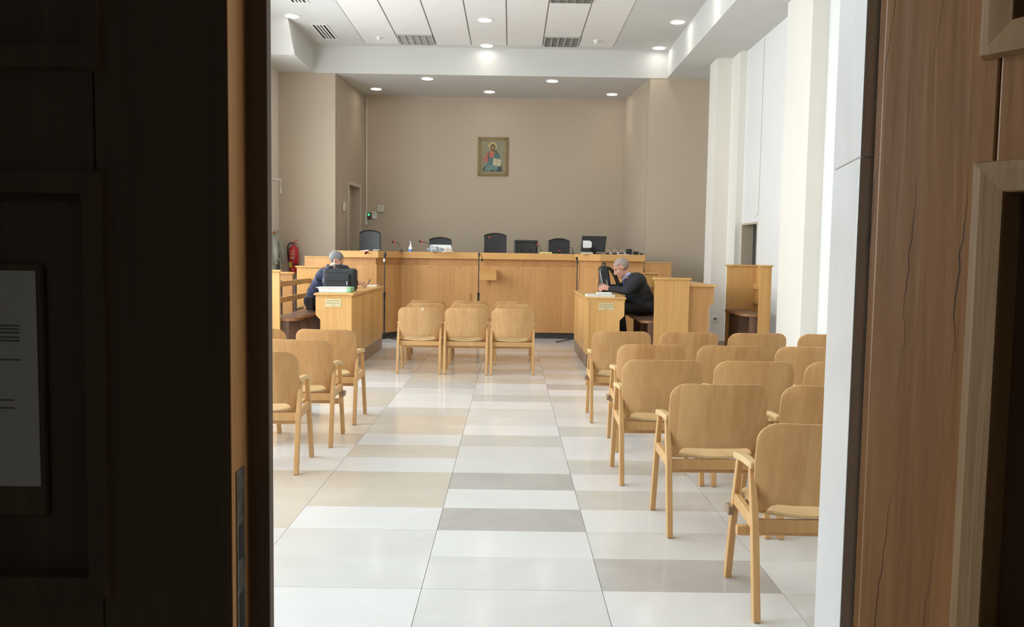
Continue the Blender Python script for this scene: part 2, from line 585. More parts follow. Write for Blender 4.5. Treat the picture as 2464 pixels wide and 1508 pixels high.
# ------------------------------------------------------------------ floor
floor = struct('floor', bx(XL - 0.2, DW0 - 0.05, -0.25, XR + 0.2, DB + 0.2, -0.012), 'joint')
TX0, TW, TD = -0.379, 0.8115, 0.398     # joint line, tile width, tile depth
tile_me = bx(0.0013, 0.0008, -0.012, TW - 0.0013, TD - 0.0008, 0.0).mesh('tile')
tile_me.materials.append(M['t_white'])
aisle = {0: 'w', 1: 'w', 2: 'w', 3: 'w', 4: 'p', 5: 'p', 6: 'w', 7: 'g', 8: 'w', 9: 'g', 10: 'p', 11: 'p', 12: 'm', 13: 'w', 14: 'p', 15: 'p', 16: 'w', 17: 'm', 18: 'p', 19: 'w', 20: 'b', 21: 'p', 22: 'm', 23: 'p'}
left1 = {4: 'w', 5: 'p', 6: 'p', 7: 'w', 8: 'b', 9: 'b', 10: 'w', 11: 'b', 12: 'w', 13: 'b', 14: 'b', 15: 'm', 16: 'w', 17: 'w', 18: 'p', 19: 'm', 20: 'b', 21: 'b', 22: 'b', 23: 'b'}
right1 = {4: 'w', 5: 'g', 6: 'p', 7: 'w', 8: 'm', 9: 'w', 10: 'm', 11: 'w', 12: 'w', 13: 'm', 14: 'w', 15: 'p', 16: 'p', 17: 'm', 18: 'w', 19: 'g', 20: 'p', 21: 'b', 22: 'p', 23: 'b'}
code = dict(w='t_white', p='t_pale', g='t_grey', m='t_mid', b='t_beige')
rng = random.Random(3)
ROW0 = 4.03 - 6 * TD      # row 6 starts at the joint 4.03 m from the camera foot
for c in range(-4, 5):
    for r_ in range(0, 29):
        x0 = TX0 + c * TW
        y0 = ROW0 + r_ * TD
        if c in (-4, 4) and r_ < 6:
            continue
        k = {0: aisle, -1: left1, 1: right1}.get(c, {}).get(r_) or rng.choice('wwwppmbw' if c > 0 else 'wwppbbmp')
        o = bpy.data.objects.new('tile', tile_me)
        COL.objects.link(o)
        o.parent = floor
        o.location = Vector((x0, y0, rng.uniform(-0.0006, 0.0))) - floor.location
        o.material_slots[0].link = 'OBJECT'
        o.material_slots[0].material = M[code[k]]
o = bx(XL, ROW0, -0.012, TX0 - 4 * TW - 0.002, DF, -0.0005).build('side_paving', 't_pale', floor)
o = bx(TX0 + 5 * TW, ROW0, -0.012, XR, DF, -0.0005).build('side_paving', 't_pale', floor)
o = bx(TX0 - 4 * TW, ROW0 + 29 * TD, -0.012, TX0 + 5 * TW - 0.002, DF, -0.0005).build('side_paving', 't_pale', floor)
o = bx(-1.2, DW0, -0.012, 0.6, ROW0 - 0.002, -0.0005).build('threshold', 't_pale', floor)

# ------------------------------------------------------------------ walls
# left wall with four tall windows (its far end shows beside the door leaf)
mb = MB()
ys = [DW1] + [v for w in WINS for v in w] + [DF]
for i in range(0, len(ys), 2):
    mb.box(XL - 0.25, ys[i], 0, XL, ys[i + 1], ZC + 0.1)
for a, b in WINS:
    mb.box(XL - 0.25, a, 0, XL, b, WZ0)
    mb.box(XL - 0.25, a, WZ1, XL, b, ZC + 0.1)
wall_left = struct('wall_left', mb, 'cream_wall')
for i, (a, b) in enumerate(WINS):
    fr = MB()
    x0, x1 = XL - 0.2, XL - 0.14
    fr.box(x0, a, WZ0, x1, a + 0.06, WZ1).box(x0, b - 0.06, WZ0, x1, b, WZ1)
    fr.box(x0, a + 0.06, WZ0, x1, b - 0.06, WZ0 + 0.07).box(x0, a + 0.06, WZ1 - 0.07, x1, b - 0.06, WZ1)
    w = struct('window_%d' % (i + 1), fr, 'plane_white')
    for k in (1, 2):
        yy = a + (b - a) * k / 3
        bx(x0, yy - 0.025, WZ0 + 0.07, x1, yy + 0.025, WZ1 - 0.07).build('mullion', 'plane_white', w)
    bx(x0 + 0.025, a + 0.06, WZ0 + 0.07, x0 + 0.03, b - 0.06, WZ1 - 0.07).build('pane', 'glass', w)
    bx(XL - 0.14, a, WZ0, XL + 0.04, b, WZ0 + 0.03).build('window_sill', 'jamb', w)

# right wall with pilasters and a recessed door opening
DO0, DO1, DOZ = 12.37, 13.19, 2.04
mb = MB()
mb.box(XR, DW1, 0, XR + 0.4, DO0, ZC + 0.1).box(XR, DO1, 0, XR + 0.4, DF, ZC + 0.1).box(XR, DO0, DOZ, XR + 0.4, DO1, ZC + 0.1)
wall_right = struct('wall_right', mb, 'white_wall')
for (xf, a, b) in ((3.456, 9.84, 10.74), (3.545, 13.22, 13.70), (3.30, 13.70, 14.19), (3.456, 5.2, 6.1)):
    bx(xf, a, 0, XR - 0.001, b, ZR - 0.001).build('pilaster', 'pilaster', wall_right)
d = struct('door_3', bx(XR + 0.17, DO0, 0.02, XR + 0.21, DO1, DOZ - 0.03), 'door_dark')
fr = MB().box(XR - 0.008, DO0 + 0.001, 0, XR + 0.17, DO0 + 0.02, DOZ - 0.03).box(XR - 0.008, DO1 - 0.02, 0, XR + 0.17, DO1 - 0.001, DOZ - 0.03).box(XR - 0.008, DO0 + 0.001, DOZ - 0.03, XR + 0.17, DO1 - 0.001, DOZ - 0.001)
fr.build('door_frame', 'taupe', d)
bx(XR + 0.13, DO0 + 0.08, 1.0, XR + 0.17, DO0 + 0.2, 1.02).build('door_handle', 'chrome', d)

# front wall either side of the apse, apse walls, apse ceiling
AL, AR, BL, BR = -3.22, 2.48, -3.035, 2.285
mb = MB().box(XL - 0.25, DF, 0, AL, DF + 0.2, ZC + 0.1)
wall_front_l = struct('wall_front_left', mb, 'taupe')
mb = MB().box(AR, DF, 0, XR + 0.4, DF + 0.2, ZC + 0.1)
wall_front_r = struct('wall_front_right', mb, 'taupe')
struct('wall_back', bx(BL - 0.4, DB, 0, BR + 0.4, DB + 0.2, ZC), 'taupe')


def apse_wall(name, xa, xb, sgn, opening=None):
    """splayed side wall from (xa, DF) to (xb, DB); sgn = outward side"""
    X = lambda y: xa + (xb - xa) * (y - DF) / (DB - DF)
    mbq = MB()

    def seg(y0, y1, z0, z1):
        a0, a1 = X(y0), X(y1)
        t = sgn * 0.3
        mbq.hexa([(a0, y0, z0), (a1, y1, z0), (a1 + t, y1, z0), (a0 + t, y0, z0), (a0, y0, z1), (a1, y1, z1), (a1 + t, y1, z1), (a0 + t, y0, z1)])
    if opening:
        oy0, oy1, oz = opening
        seg(DF + 0.19, oy0, 0, ZC); seg(oy1, DB, 0, ZC); seg(oy0, oy1, oz, ZC)
    else:
        seg(DF + 0.19, DB, 0, ZC)
    return struct(name, mbq, 'taupe'), X


wl, XA = apse_wall('wall_apse_left', AL, BL, -1, (16.18, 16.97, 2.80))
apse_wall('wall_apse_right', AR, BR, 1)
d = struct('door_4', MB().hexa([(XA(16.18) - 0.19, 16.18, 0.6), (XA(16.97) - 0.19, 16.97, 0.6), (XA(16.97) - 0.15, 16.97, 0.6), (XA(16.18) - 0.15, 16.18, 0.6),
                               (XA(16.18) - 0.19, 16.18, 2.8), (XA(16.97) - 0.19, 16.97, 2.8), (XA(16.97) - 0.15, 16.97, 2.8), (XA(16.18) - 0.15, 16.18, 2.8)]), 'taupe')
fr = MB()
fr.hexa([(XA(16.12), 16.12, 0.6), (XA(16.12) + 0.012, 16.12, 0.6), (XA(16.18) + 0.012, 16.18, 0.6), (XA(16.18), 16.18, 0.6),
         (XA(16.12), 16.12, 2.86), (XA(16.12) + 0.012, 16.12, 2.86), (XA(16.18) + 0.012, 16.18, 2.86), (XA(16.18), 16.18, 2.86)])
fr.hexa([(XA(16.97), 16.97, 0.6), (XA(16.97) + 0.012, 16.97, 0.6), (XA(17.03) + 0.012, 17.03, 0.6), (XA(17.03), 17.03, 0.6),
         (XA(16.97), 16.97, 2.86), (XA(16.97) + 0.012, 16.97, 2.86), (XA(17.03) + 0.012, 17.03, 2.86), (XA(17.03), 17.03, 2.86)])
fr.hexa([(XA(16.18), 16.18, 2.80), (XA(16.18) + 0.012, 16.18, 2.80), (XA(16.97) + 0.012, 16.97, 2.80), (XA(16.97), 16.97, 2.80),
         (XA(16.18), 16.18, 2.86), (XA(16.18) + 0.012, 16.18, 2.86), (XA(16.97) + 0.012, 16.97, 2.86), (XA(16.97), 16.97, 2.86)])
fr.build('door_frame', 'cream_pl', d)
struct('ceiling_apse', bx(BL - 0.5, DF + 0.2, ZR, BR + 0.6, DB + 0.2, ZR + 0.2), 'ceil')

# ------------------------------------------------------------------ main ceiling
CXL, CXR = -3.60, 2.78
ceiling = struct('ceiling', bx(XL - 0.2, DW0, ZC + 0.012, XR + 0.3, DF + 0.2, ZC + 0.25), 'ceil')
PX0, PW, PD0, PD = -2.643, 0.6305, 15.05, 0.645
PX1 = PX0 + 7 * PW
mb = MB().box(XL, DW1, ZC, PX0, DF, ZC + 0.012).box(PX1, DW1, ZC, XR, DF, ZC + 0.012).box(PX0, PD0, ZC, PX1, DF, ZC + 0.012)
mb.build('plaster_border', 'ceil', ceiling)
bx(PX0, DW1, ZC + 0.009, PX1, PD0, ZC + 0.0115).build('grid_backing', 'grid', ceiling)
pan_me = bx(0.011, 0.001, ZC - 0.002, PW - 0.011, PD - 0.001, ZC + 0.008).mesh('ceiling_panel')
pan_me.materials.append(M['ceil_panel'])
fix = [(1, 0), (5, 0), (5, 4), (1, 8), (5, 8), (1, 12), (5, 12)]
for c in range(7):
    for r_ in range(0, 21):
        if (c, r_) in fix:
            continue
        o = bpy.data.objects.new('ceiling_panel', pan_me)
        COL.objects.link(o)
        o.parent = ceiling
        o.location = Vector((PX0 + c * PW, PD0 - (r_ + 1) * PD, 0)) - ceiling.location
# dropped front fascia, right soffit, left soffit with its sloped end
struct('trim_1', bx(CXL, DF - 0.012, ZR - 0.002, CXR, DF + 0.2, ZC), 'ceil')
struct('trim_2', bx(CXR, DW1, ZR, XR, DF, ZC), 'ceil')
struct('trim_3', MB().prism([(DF, ZR), (13.94, ZR), (13.5, ZC), (DF, ZC)], 'x', XL, CXL), 'ceil')


# ceiling lamps: ring, glowing disc, and the lamp's own light
def downlight(x, y, z, label, power=LAMP):
    t = thing('ceiling_downlight', label, 'downlight', (x, y, z), 0, 'round recessed ceiling downlights')
    MB().lathe([(0.102, 0.0), (0.132, 0.0), (0.128, -0.010), (0.106, -0.014), (0.102, 0.0)], n=28).build('trim_ring', 'white_pl', t, smooth=False, local=True)
    MB().lathe([(0.0, -0.004), (0.104, -0.004), (0.104, -0.001), (0.0, -0.001)], n=28).build('lamp_glass', 'lamp', t, local=True)
    ld = bpy.data.lights.new('lamp_light', 'SPOT')
    ld.energy = power
    ld.color = (1.0, 0.90, 0.66)
    ld.spot_size = R(92)
    ld.spot_blend = 0.7
    ld.shadow_soft_size = 0.09
    lo = bpy.data.objects.new('lamp_light', ld)
    COL.objects.link(lo)
    lo.parent = t
    lo.location = (0, 0, -0.03)
    return t


where = {(-3.50, 13.40): 'round glowing downlight beside the slatted vents at the soffit by the windows',
         (-0.46, 13.45): 'round glowing downlight in the middle column of white ceiling panels',
         (-0.48, 15.07): 'round glowing downlight on the plain strip above the fascia middle',
         (2.58, 13.40): 'round glowing downlight next to the soffit above the second desk',
         (2.58, 15.05): 'round glowing downlight in the corner of soffit and front fascia'}
for (x, y), lb in where.items():
    downlight(x, y, ZC, lb, LAMP * (0.3 if y > 15 else 1.0))
for y in (11.65, 9.85, 8.05, 6.25, 4.45):
    for x in (-3.50, -0.46, 2.58):
        downlight(x, y, ZC - (0.002 if abs(x) < 1 else 0), 'round downlight on the %s, %s row counted from the entrance wall' % ('window side' if x < -1 else 'middle panels' if x < 1 else 'white wall side', {4.45: 'first', 6.25: 'second', 8.05: 'third', 9.85: 'fourth', 11.65: 'fifth'}[y]))
ap = {(-1.586, 15.62): 'apse downlight near the fascia on the fire extinguisher side', (-2.701, 16.657): 'apse downlight close to the wall with the doorway',
      (-0.468, 16.775): 'apse downlight directly above the icon painting', (0.725, 15.66): 'apse downlight near the fascia above the fifth leather chair',
      (1.975, 16.838): 'apse downlight in the corner above the computer monitor'}
for (x, y), lb in ap.items():
    downlight(x, y, ZR, lb)

# louvred light fittings set in the panel grid
for i, (c, r_) in enumerate(fix):
    x0, y0 = PX0 + c * PW, PD0 - (r_ + 1) * PD
    side = ('window side' if c == 1 else 'far side from windows') + ('' if r_ == 0 else ', %s from the fascia' % {4: 'second', 8: 'third', 12: 'fourth'}[r_])
    lb = ('unlit square louvred ceiling light by the fascia, ' if r_ == 0 else 'square louvred ceiling light, ') + side
    t = thing('louvre_light', lb, 'ceiling light', (x0 + PW / 2, y0 + PD / 2, ZC), 0, 'square louvred ceiling lights')
    MB().box(x0 + 0.012, y0 + 0.002, ZC + 0.004, x0 + PW - 0.012, y0 + PD - 0.002, ZC + 0.008).build('housing', 'louvre_dark' if c == 5 else 'louvre', t)  # brighter metal on the window side puts the reflected light into the colour
    mb = MB().box(x0 + 0.012, y0 + 0.002, ZC - 0.02, x0 + 0.03, y0 + PD - 0.002, ZC + 0.004).box(x0 + PW - 0.03, y0 + 0.002, ZC - 0.02, x0 + PW - 0.012, y0 + PD - 0.002, ZC + 0.004)
    mb.box(x0 + 0.03, y0 + 0.002, ZC - 0.02, x0 + PW - 0.03, y0 + 0.02, ZC + 0.004).box(x0 + 0.03, y0 + PD - 0.02, ZC - 0.02, x0 + PW - 0.03, y0 + PD - 0.002, ZC + 0.004)
    mb.build('frame', 'louvre', t)
    if r_ < 5:
        for k in range(1, 5):
            xx = x0 + 0.03 + (PW - 0.06) * k / 5
            bx(xx - 0.008, y0 + 0.02, ZC - 0.018, xx + 0.008, y0 + PD - 0.02, ZC + 0.003).build('louvre_blade', 'louvre', t)
        for k in range(1, 6):
            yy = y0 + 0.02 + (PD - 0.04) * k / 6
            bx(x0 + 0.03, yy - 0.003, ZC - 0.016, x0 + PW - 0.03, yy + 0.003, ZC + 0.003).build('cross_blade', 'louvre', t)

# slatted air vents in the plaster border
for i, (y0, y1) in enumerate(((13.85, 14.80), (11.75, 12.70))):
    x0, x1 = -3.33, -3.06
    t = thing('air_vent', ['slatted air vent in the ceiling nearest the front fascia', 'slatted air vent in the ceiling further from the fascia'][i], 'vent', ((x0 + x1) / 2, (y0 + y1) / 2, ZC), 0, 'slatted ceiling air vents')
    bx(x0 + 0.03, y0 + 0.03, ZC - 0.002, x1 - 0.03, y1 - 0.03, ZC - 0.0005).build('duct_opening', 'vent_dark', t)
    mb = MB().box(x0, y0, ZC - 0.012, x0 + 0.03, y1, ZC).box(x1 - 0.03, y0, ZC - 0.012, x1, y1, ZC).box(x0 + 0.03, y0, ZC - 0.012, x1 - 0.03, y0 + 0.03, ZC).box(x0 + 0.03, y1 - 0.03, ZC - 0.012, x1 - 0.03, y1, ZC)
    mb.build('vent_frame', 'white_pl', t)
    for k in range(1, 4):
        xx = x0 + 0.03 + (x1 - x0 - 0.06) * k / 4
        bx(xx - 0.013, y0 + 0.03, ZC - 0.011, xx + 0.013, y1 - 0.03, ZC - 0.003).build('slat', 'white_pl', t)

for i, (x, y, lb) in enumerate(((-2.33, 14.62, 'small white smoke detector on the ceiling panel on the window side'), (1.42, 14.62, 'small white smoke detector on the ceiling panel away from windows'))):
    t = thing('smoke_detector', lb, 'smoke detector', (x, y, ZC), 0, 'smoke detectors on the ceiling panels')
    MB().lathe([(0, -0.002), (0.055, -0.002), (0.052, -0.02), (0, -0.02)], n=20).build('mount', 'white_pl', t, local=True)
    MB().lathe([(0, -0.02), (0.036, -0.02), (0.034, -0.05), (0.018, -0.06), (0, -0.06)], n=20).build('sensor_head', 'white_pl', t, local=True)
t = thing('ceiling_speaker', 'flat round unlit ceiling speaker in the corner by the fascia', 'speaker', (-3.47, 15.05, ZC))
MB().lathe([(0.10, 0), (0.125, 0), (0.12, -0.01), (0.10, -0.01), (0.10, 0)], n=24).build('ring', 'ceil', t, local=True)
MB().lathe([(0, -0.001), (0.10, -0.001), (0.10, -0.006), (0, -0.006)], n=24).build('grille', 'cream_pl', t, local=True)

# ------------------------------------------------------------------ entrance wall, corridor
OX0, OX1 = -1.22, 0.518
ent = struct('wall_entrance', MB().box(XL - 0.2, DW0, 0, OX0, DW1, ZC + 0.1).box(0.80, DW0, 0, XR + 0.3, DW1, ZC + 0.1).box(OX0, DW0, 2.62, 0.80, DW1, ZC + 0.1), 'cream_wall')
for z0, z1 in ((0.0, 1.652), (1.653, 2.62)):
    mb = MB().prism([(OX1, DW0), (0.80, DW0), (0.80, DW1), (0.5551, DW1)], 'z', z0, z1)
    mb.build('marble_block', 'jamb', ent, bevel=0.002)
struct('wall_corridor_left', bx(-3.4, -4.2, 0, -3.2, DW0, 3.2), 'corr')
struct('wall_corridor_right', bx(3.2, -4.2, 0, 3.4, DW0, 3.2), 'corr')
struct('wall_corridor_back', bx(-3.4, -4.4, 0, 3.4, -4.2, 3.2), 'corr')
struct('ceiling_corridor', bx(-3.4, -4.4, 3.0, 3.4, DW0, 3.2), 'corr')
struct('floor_corridor', bx(-3.4, -4.4, -0.25, 3.4, DW0 - 0.05, 0), 't_mid')


# unseen fill light added on the corridor ceiling to brighten leaf and notice
t = thing('corridor_fill', 'unseen square fill light added on the corridor ceiling to brighten the closed door', 'ceiling light', (-1.2, -2.6, 3.0))
bx(-1.45, -2.85, 2.96, -0.95, -2.35, 3.0).build('housing', 'white_pl', t)
cl = emit('corridor_fill_glow', (1.0, 0.97, 0.92), 6.5)
bx(-1.42, -2.82, 2.945, -0.98, -2.38, 2.96).build('fill_panel', cl, t)


# door leaves
def moulding(parent, x0, x1, z0, z1, y_face, w, proud, sink, mat):
    """four mitred pieces framing a panel; the outer rim is x0..x1, z0..z1 and stands proud of the face"""
    prof = [(0.0, 0.0), (0.003, -proud), (w * 0.3, -proud * 1.06), (w * 0.96, -proud * 0.92), (w, -proud * 0.8), (w, sink), (0.0, sink)]
    for side in range(4):
        if side == 0:   f_ = lambda a, e: (x0 + a, z0 + a if e == 0 else z1 - a)
        elif side == 1: f_ = lambda a, e: (x1 - a, z0 + a if e == 0 else z1 - a)
        elif side == 2: f_ = lambda a, e: (x0 + a if e == 0 else x1 - a, z0 + a)
        else:           f_ = lambda a, e: (x0 + a if e == 0 else x1 - a, z1 - a)
        n = len(prof)
        vs = []
        for e in (0, 1):
            for a, yy in prof:
                px_, pz_ = f_(a, e)
                vs.append((px_, y_face + yy, pz_))
        fs = [tuple(range(n)), tuple(range(2 * n - 1, n - 1, -1))] + [(i, i + n, (i + 1) % n + n, (i + 1) % n) for i in range(n)]
        MB().add(vs, fs).build('moulding', mat, parent, local=True)


def leaf(root, x0, x1, z1, th, panels, sw0, sw1, mw=0.033, proud=0.010, sink=0.022, wd='door', wp='door_panel', wm='door_mould'):
    """framed leaf in its own axes: x along the leaf, y thickness (face at y=0 towards -y)"""
    def prt(n_, m_, a, b_, c, d_):
        bx(a, 0, b_, c, th, d_).build(n_, m_, root, bevel=0.003, local=True)
    prt('stile', wd, x0, 0.0, x0 + sw0, z1)
    prt('stile', wd, x1 - sw1, 0.0, x1, z1)
    zs = [0.0] + [v for p in panels for v in p] + [z1]
    for i in range(0, len(zs), 2):
        bx(x0 + sw0 + 0.0012, 0, zs[i], x1 - sw1 - 0.0012, th, zs[i + 1]).build('rail', wd, root, bevel=0.003, local=True)
    for a, b_ in panels:
        bx(x0 + sw0, sink, a, x1 - sw1, sink + 0.012, b_).build('panel', wp, root, local=True)
        moulding(root, x0 + sw0 - mw * 0.5, x1 - sw1 + mw * 0.5, a - mw * 0.5, b_ + mw * 0.5, -0.0005, mw, proud, sink, wm)


# closed leaf on the window side, seen from the unlit corridor
ly = 1.13
dl = bpy.data.objects.new('door_1', None)
COL.objects.link(dl)
dl.location = (0, ly, 0)
dl['kind'] = 'structure'
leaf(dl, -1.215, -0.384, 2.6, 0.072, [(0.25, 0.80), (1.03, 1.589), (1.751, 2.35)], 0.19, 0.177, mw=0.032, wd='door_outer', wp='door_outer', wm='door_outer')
bx(-0.3835, 0.0015, 0, -0.3815, 0.071, 2.6).build('edge_lipping', 'door_edge', dl, local=True)
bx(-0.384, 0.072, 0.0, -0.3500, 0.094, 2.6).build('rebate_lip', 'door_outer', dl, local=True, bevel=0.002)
mb = MB().box(-1.03, 0.008, 1.125, -0.642, 0.022, 1.478)
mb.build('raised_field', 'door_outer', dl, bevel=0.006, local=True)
mb = MB().box(-0.3816, 0.018, 0.75, -0.3800, 0.052, 1.19)
lk = mb.build('lock_plate', 'brush', dl, local=True)
MB().box(-0.3801, 0.026, 1.06, -0.3795, 0.042, 1.11).box(-0.3801, 0.026, 0.93, -0.3795, 0.042, 1.01).build('bolt_slot', 'vent_dark', lk, local=True)
# open leaf on the other side, turned out into the corridor
dr = bpy.data.objects.new('door_2', None)
COL.objects.link(dr)
dr.location = (0.5335, 1.222, 0)
dr.rotation_euler = (0, 0, math.atan2(-0.83, 0.55))
dr['kind'] = 'structure'
leaf(dr, 0.0, 0.83, 2.6, 0.05, [(0.25, 0.85), (0.98, 1.609), (1.782, 2.35)], 0.164, 0.172, mw=0.042, proud=0.016, sink=0.03)
bx(-0.016, 0.012, 0, 0.0, 0.048, 2.6).build('rebate_lip', 'door', dr, bevel=0.002, local=True)
# notice on the closed leaf
t = thing('paper_notice', 'white printed paper notice fixed to the dark closed door leaf', 'notice', (-0.75, ly + 0.006, 1.17))
bx(-0.858, ly + 0.0055, 1.169, -0.648, ly + 0.0068, 1.468).build('sheet', 'paper', t)
for (zz, xr, n) in ((1.394, -0.672, 3), (1.378, -0.672, 2), (1.347, -0.671, 1), (1.291, -0.681, 1), (1.280, -0.681, 1)):
    for k in range(n):
        bx(-0.84, ly + 0.0050, zz - 0.0048 * k, xr, ly + 0.0056, zz - 0.0048 * k - 0.0024).build('printed_line', 'print', t)

# ------------------------------------------------------------------ judges' bench
ZB0, ZB1 = 1.41, 1.525
DCN, DWG = 14.85, 14.20
cx0, cx1, wx0, wx1, ex0, ex1 = -1.93, 1.155, -2.27, 1.535, -3.03, 2.29
jb = thing('judges_bench', 'long pale wood judges bench with angled wings and thick counter', 'bench', ((ex0 + ex1) / 2, DCN, 0))
plan = [(ex0, DWG), (wx0, DWG), (cx0, DCN), (cx1, DCN), (wx1, DWG), (ex1, DWG)]


def offset_line(pts, dist):
    """parallel line, dist > 0 towards the public"""
    out = []
    for i_ in range(len(pts)):
        ns_ = []
        for j_ in (i_ - 1, i_):
            if 0 <= j_ < len(pts) - 1:
                t_ = (Vector(pts[j_ + 1]) - Vector(pts[j_])).normalized()
                ns_.append(Vector((t_.y, -t_.x)))
        bis_ = sum(ns_, Vector((0, 0))).normalized()
        out.append(Vector(pts[i_]) + bis_ * (dist / bis_.dot(ns_[0])))
    return out


def run(pts, z0, z1, inset, thick, name, mat, parent, bevel=0.0):
    """one upright slab for each straight of the bench plan"""
    f_, b_ = offset_line(pts, -inset), offset_line(pts, -inset - thick)
    for i_ in range(len(pts) - 1):
        ring = (f_[i_], f_[i_ + 1], b_[i_ + 1], b_[i_])
        MB().hexa([(q_.x, q_.y, z) for z in (z0, z1) for q_ in ring]).build(name, mat, parent, bevel)


mid = [(ex0 + 0.02, DWG), (wx0, DWG), (cx0, DCN), (-1.44, DCN), (0.675, DCN), (cx1, DCN), (wx1, DWG), (ex1 - 0.02, DWG)]
run(mid, 0.105, 1.292, 0.03, 0.03, 'front_panel', 'oak_bench', jb, 0.002)
run(plan, 1.292, ZB0, 0.07, 0.03, 'recessed_band', 'oak_bench', jb)
run(plan, 0.0, 0.105, 0.05, 0.03, 'skirting', 'skirt', jb)
# counter boards: overhang in front, deep behind
OV, DP = 0.03, 0.62
offs = []
for i in range(len(plan)):
    ns = []
    for j in (i - 1, i):
        if 0 <= j < len(plan) - 1:
            a, b_ = Vector(plan[j]), Vector(plan[j + 1])
            t_ = (b_ - a).normalized()
            ns.append(Vector((t_.y, -t_.x)))
    bis = sum(ns, Vector((0, 0))).normalized()
    k = 1 / bis.dot(ns[0])
    p = Vector(plan[i])
    offs.append((p + bis * OV * k, p - bis * DP * k))
for i in range(len(plan) - 1):
    (f0, b0), (f1, b1) = offs[i], offs[i + 1]
    MB().hexa([(q.x, q.y, z) for z in (ZB0, ZB1) for q in (f0, f1, b1, b0)]).build('counter_board', 'oak_top', jb, 0.004)
for xx in (ex0 + 0.02, ex1 - 0.05):
    bx(xx, DWG + 0.06, 0.6, xx + 0.03, DWG + 0.6, ZB0).build('side_support', 'oak_bench', jb)
sh = MB().prism([(DCN + 0.03, 1.235), (DCN + 0.03, 1.205), (DCN - 0.29, 1.085), (DCN - 0.29, 1.115)], 'x', -0.555, -0.245).build('witness_shelf', 'oak_top', jb, 0.003)
bx(-0.555, DCN - 0.325, 1.045, -0.245, DCN - 0.29, 1.125).build('shelf_lip', 'oak_top', sh, 0.002)
MB().prism([(DCN + 0.03, 0.93), (DCN + 0.03, 1.19), (DCN - 0.18, 1.12), (DCN - 0.17, 1.10), (DCN - 0.0, 1.02)], 'x', -0.42, -0.38).build('bracket', 'oak_bench', sh)
for px_ in (977, 1035, 1107, 1177, 1246, 1317, 1378):
    p = at(px_, 642, DCN + 0.028)
    MB().lathe([(0, -0.004), (0.012, -0.004), (0.012, 0.004), (0, 0.004)], (p.x, DCN + 0.028, p.z), 10, 'y').build('screw_cap', 'seat_edge', jb)
dais = struct('floor_dais', MB().box(-3.0, DCN + 0.1, 0, 2.25, DF + 0.19, 0.6).box(BL, DF + 0.19, 0, BR, DB, 0.6), 'plinth')
# low partitions running from the wings to the side walls
for i, (x0, x1, zt, lb) in enumerate(((-3.53, -3.04, 1.40, 'low wooden partition board between bench wing and fire extinguisher wall'), (2.30, 2.76, 1.385, 'low wooden partition board beside the bench end with the monitor'))):
    t = thing('partition_board', lb, 'partition', ((x0 + x1) / 2, DWG + 0.08, 0))
    bx(x0, DWG + 0.07, 0, x1, DWG + 0.10, zt).build('board', 'oak_bench', t, 0.003)
    bx(x0, DWG + 0.06, zt, x1, DWG + 0.11, zt + 0.02).build('cap', 'oak', t, 0.003)

# ------------------------------------------------------------------ counsel platforms, desks, pews
PH = 0.18
pl_l = struct('floor_platform_left', bx(XL, 10.52, 0, -2.0, 12.98, PH), 'plinth')
pl_r = struct('floor_platform_right', bx(1.03, 11.10, 0, XR, 13.15, PH), 'plinth')


def desk(label, xa, xb, y0, y1, zt, sgn, plate):
    """xa = aisle side, xb = sitter's side; sgn +1 when the sitter is at greater x"""
    t = thing('counsel_desk', label, 'desk', ((xa + xb) / 2, (y0 + y1) / 2, PH), 0, 'two counsel desks facing each other')
    e = 0.02 * sgn
    bx(xa - e, y0 - 0.02, zt - 0.028, xb + e, y1 + 0.02, zt).build('desk_top', 'oak', t, 0.008, 3)
    bx(xa + e * 0.2, y0, zt - 0.055, xb - e * 0.2, y1, zt - 0.028).build('top_rail', 'oak', t, 0.004)
    zlo = PH
    nx = xb - 0.06 * sgn
    poly = [(xa, zlo), (nx, zlo), (nx, 0.64), (xb, 0.70), (xb, zt - 0.055), (xa, zt - 0.055)]
    MB().prism(poly, 'y', y0, y0 + 0.03).build('end_panel', 'oak', t, 0.002)
    MB().prism(poly, 'y', y1 - 0.03, y1).build('end_panel', 'oak', t, 0.002)
    bx(xa, y0 + 0.03, zlo, xa + 0.025 * sgn, y1 - 0.03, zt - 0.055).build('modesty_panel', 'oak', t)
    bx(xa + 0.001 * sgn, y0 - 0.008, zlo, xa + 0.035 * sgn, y0, zt - 0.055).build('corner_post', 'oak', t, 0.002)
    x0, x1, z0, z1 = plate
    pt = bx(x0, y0 - 0.004, z0, x1, y0, z1).build('name_plate', 'brass', t)
    pt['label'] = 'engraved brass plate with three lines of lettering'
    cxp, h = (x0 + x1) / 2, z1 - z0
    for k, (s_, sz) in enumerate((('ΘΕΣΗ ΔΙΚΗΓΟΡΩΝ', 0.0195), ('ΠΟΛΙΤΙΚΗΣ ΑΓΩΓΗΣ', 0.0195), ('ΕΔΡΑΝΟ', 0.014))):
        text_mesh(s_, sz, (cxp, y0 - 0.0048, z1 - h * (0.24 + 0.29 * k)), (R(90), 0, 0), 'engrave', pt)
    return t


desk('pale wood counsel desk where the man in navy sits', -2.00, -2.46, 10.50, 12.98, 0.978, -1, (-2.34, -2.135, 0.805, 0.907))
desk('pale wood counsel desk where the man in a suit sits', 1.025, 1.53, 11.08, 13.15, 0.95, 1, (1.183, 1.389, 0.777, 0.875))


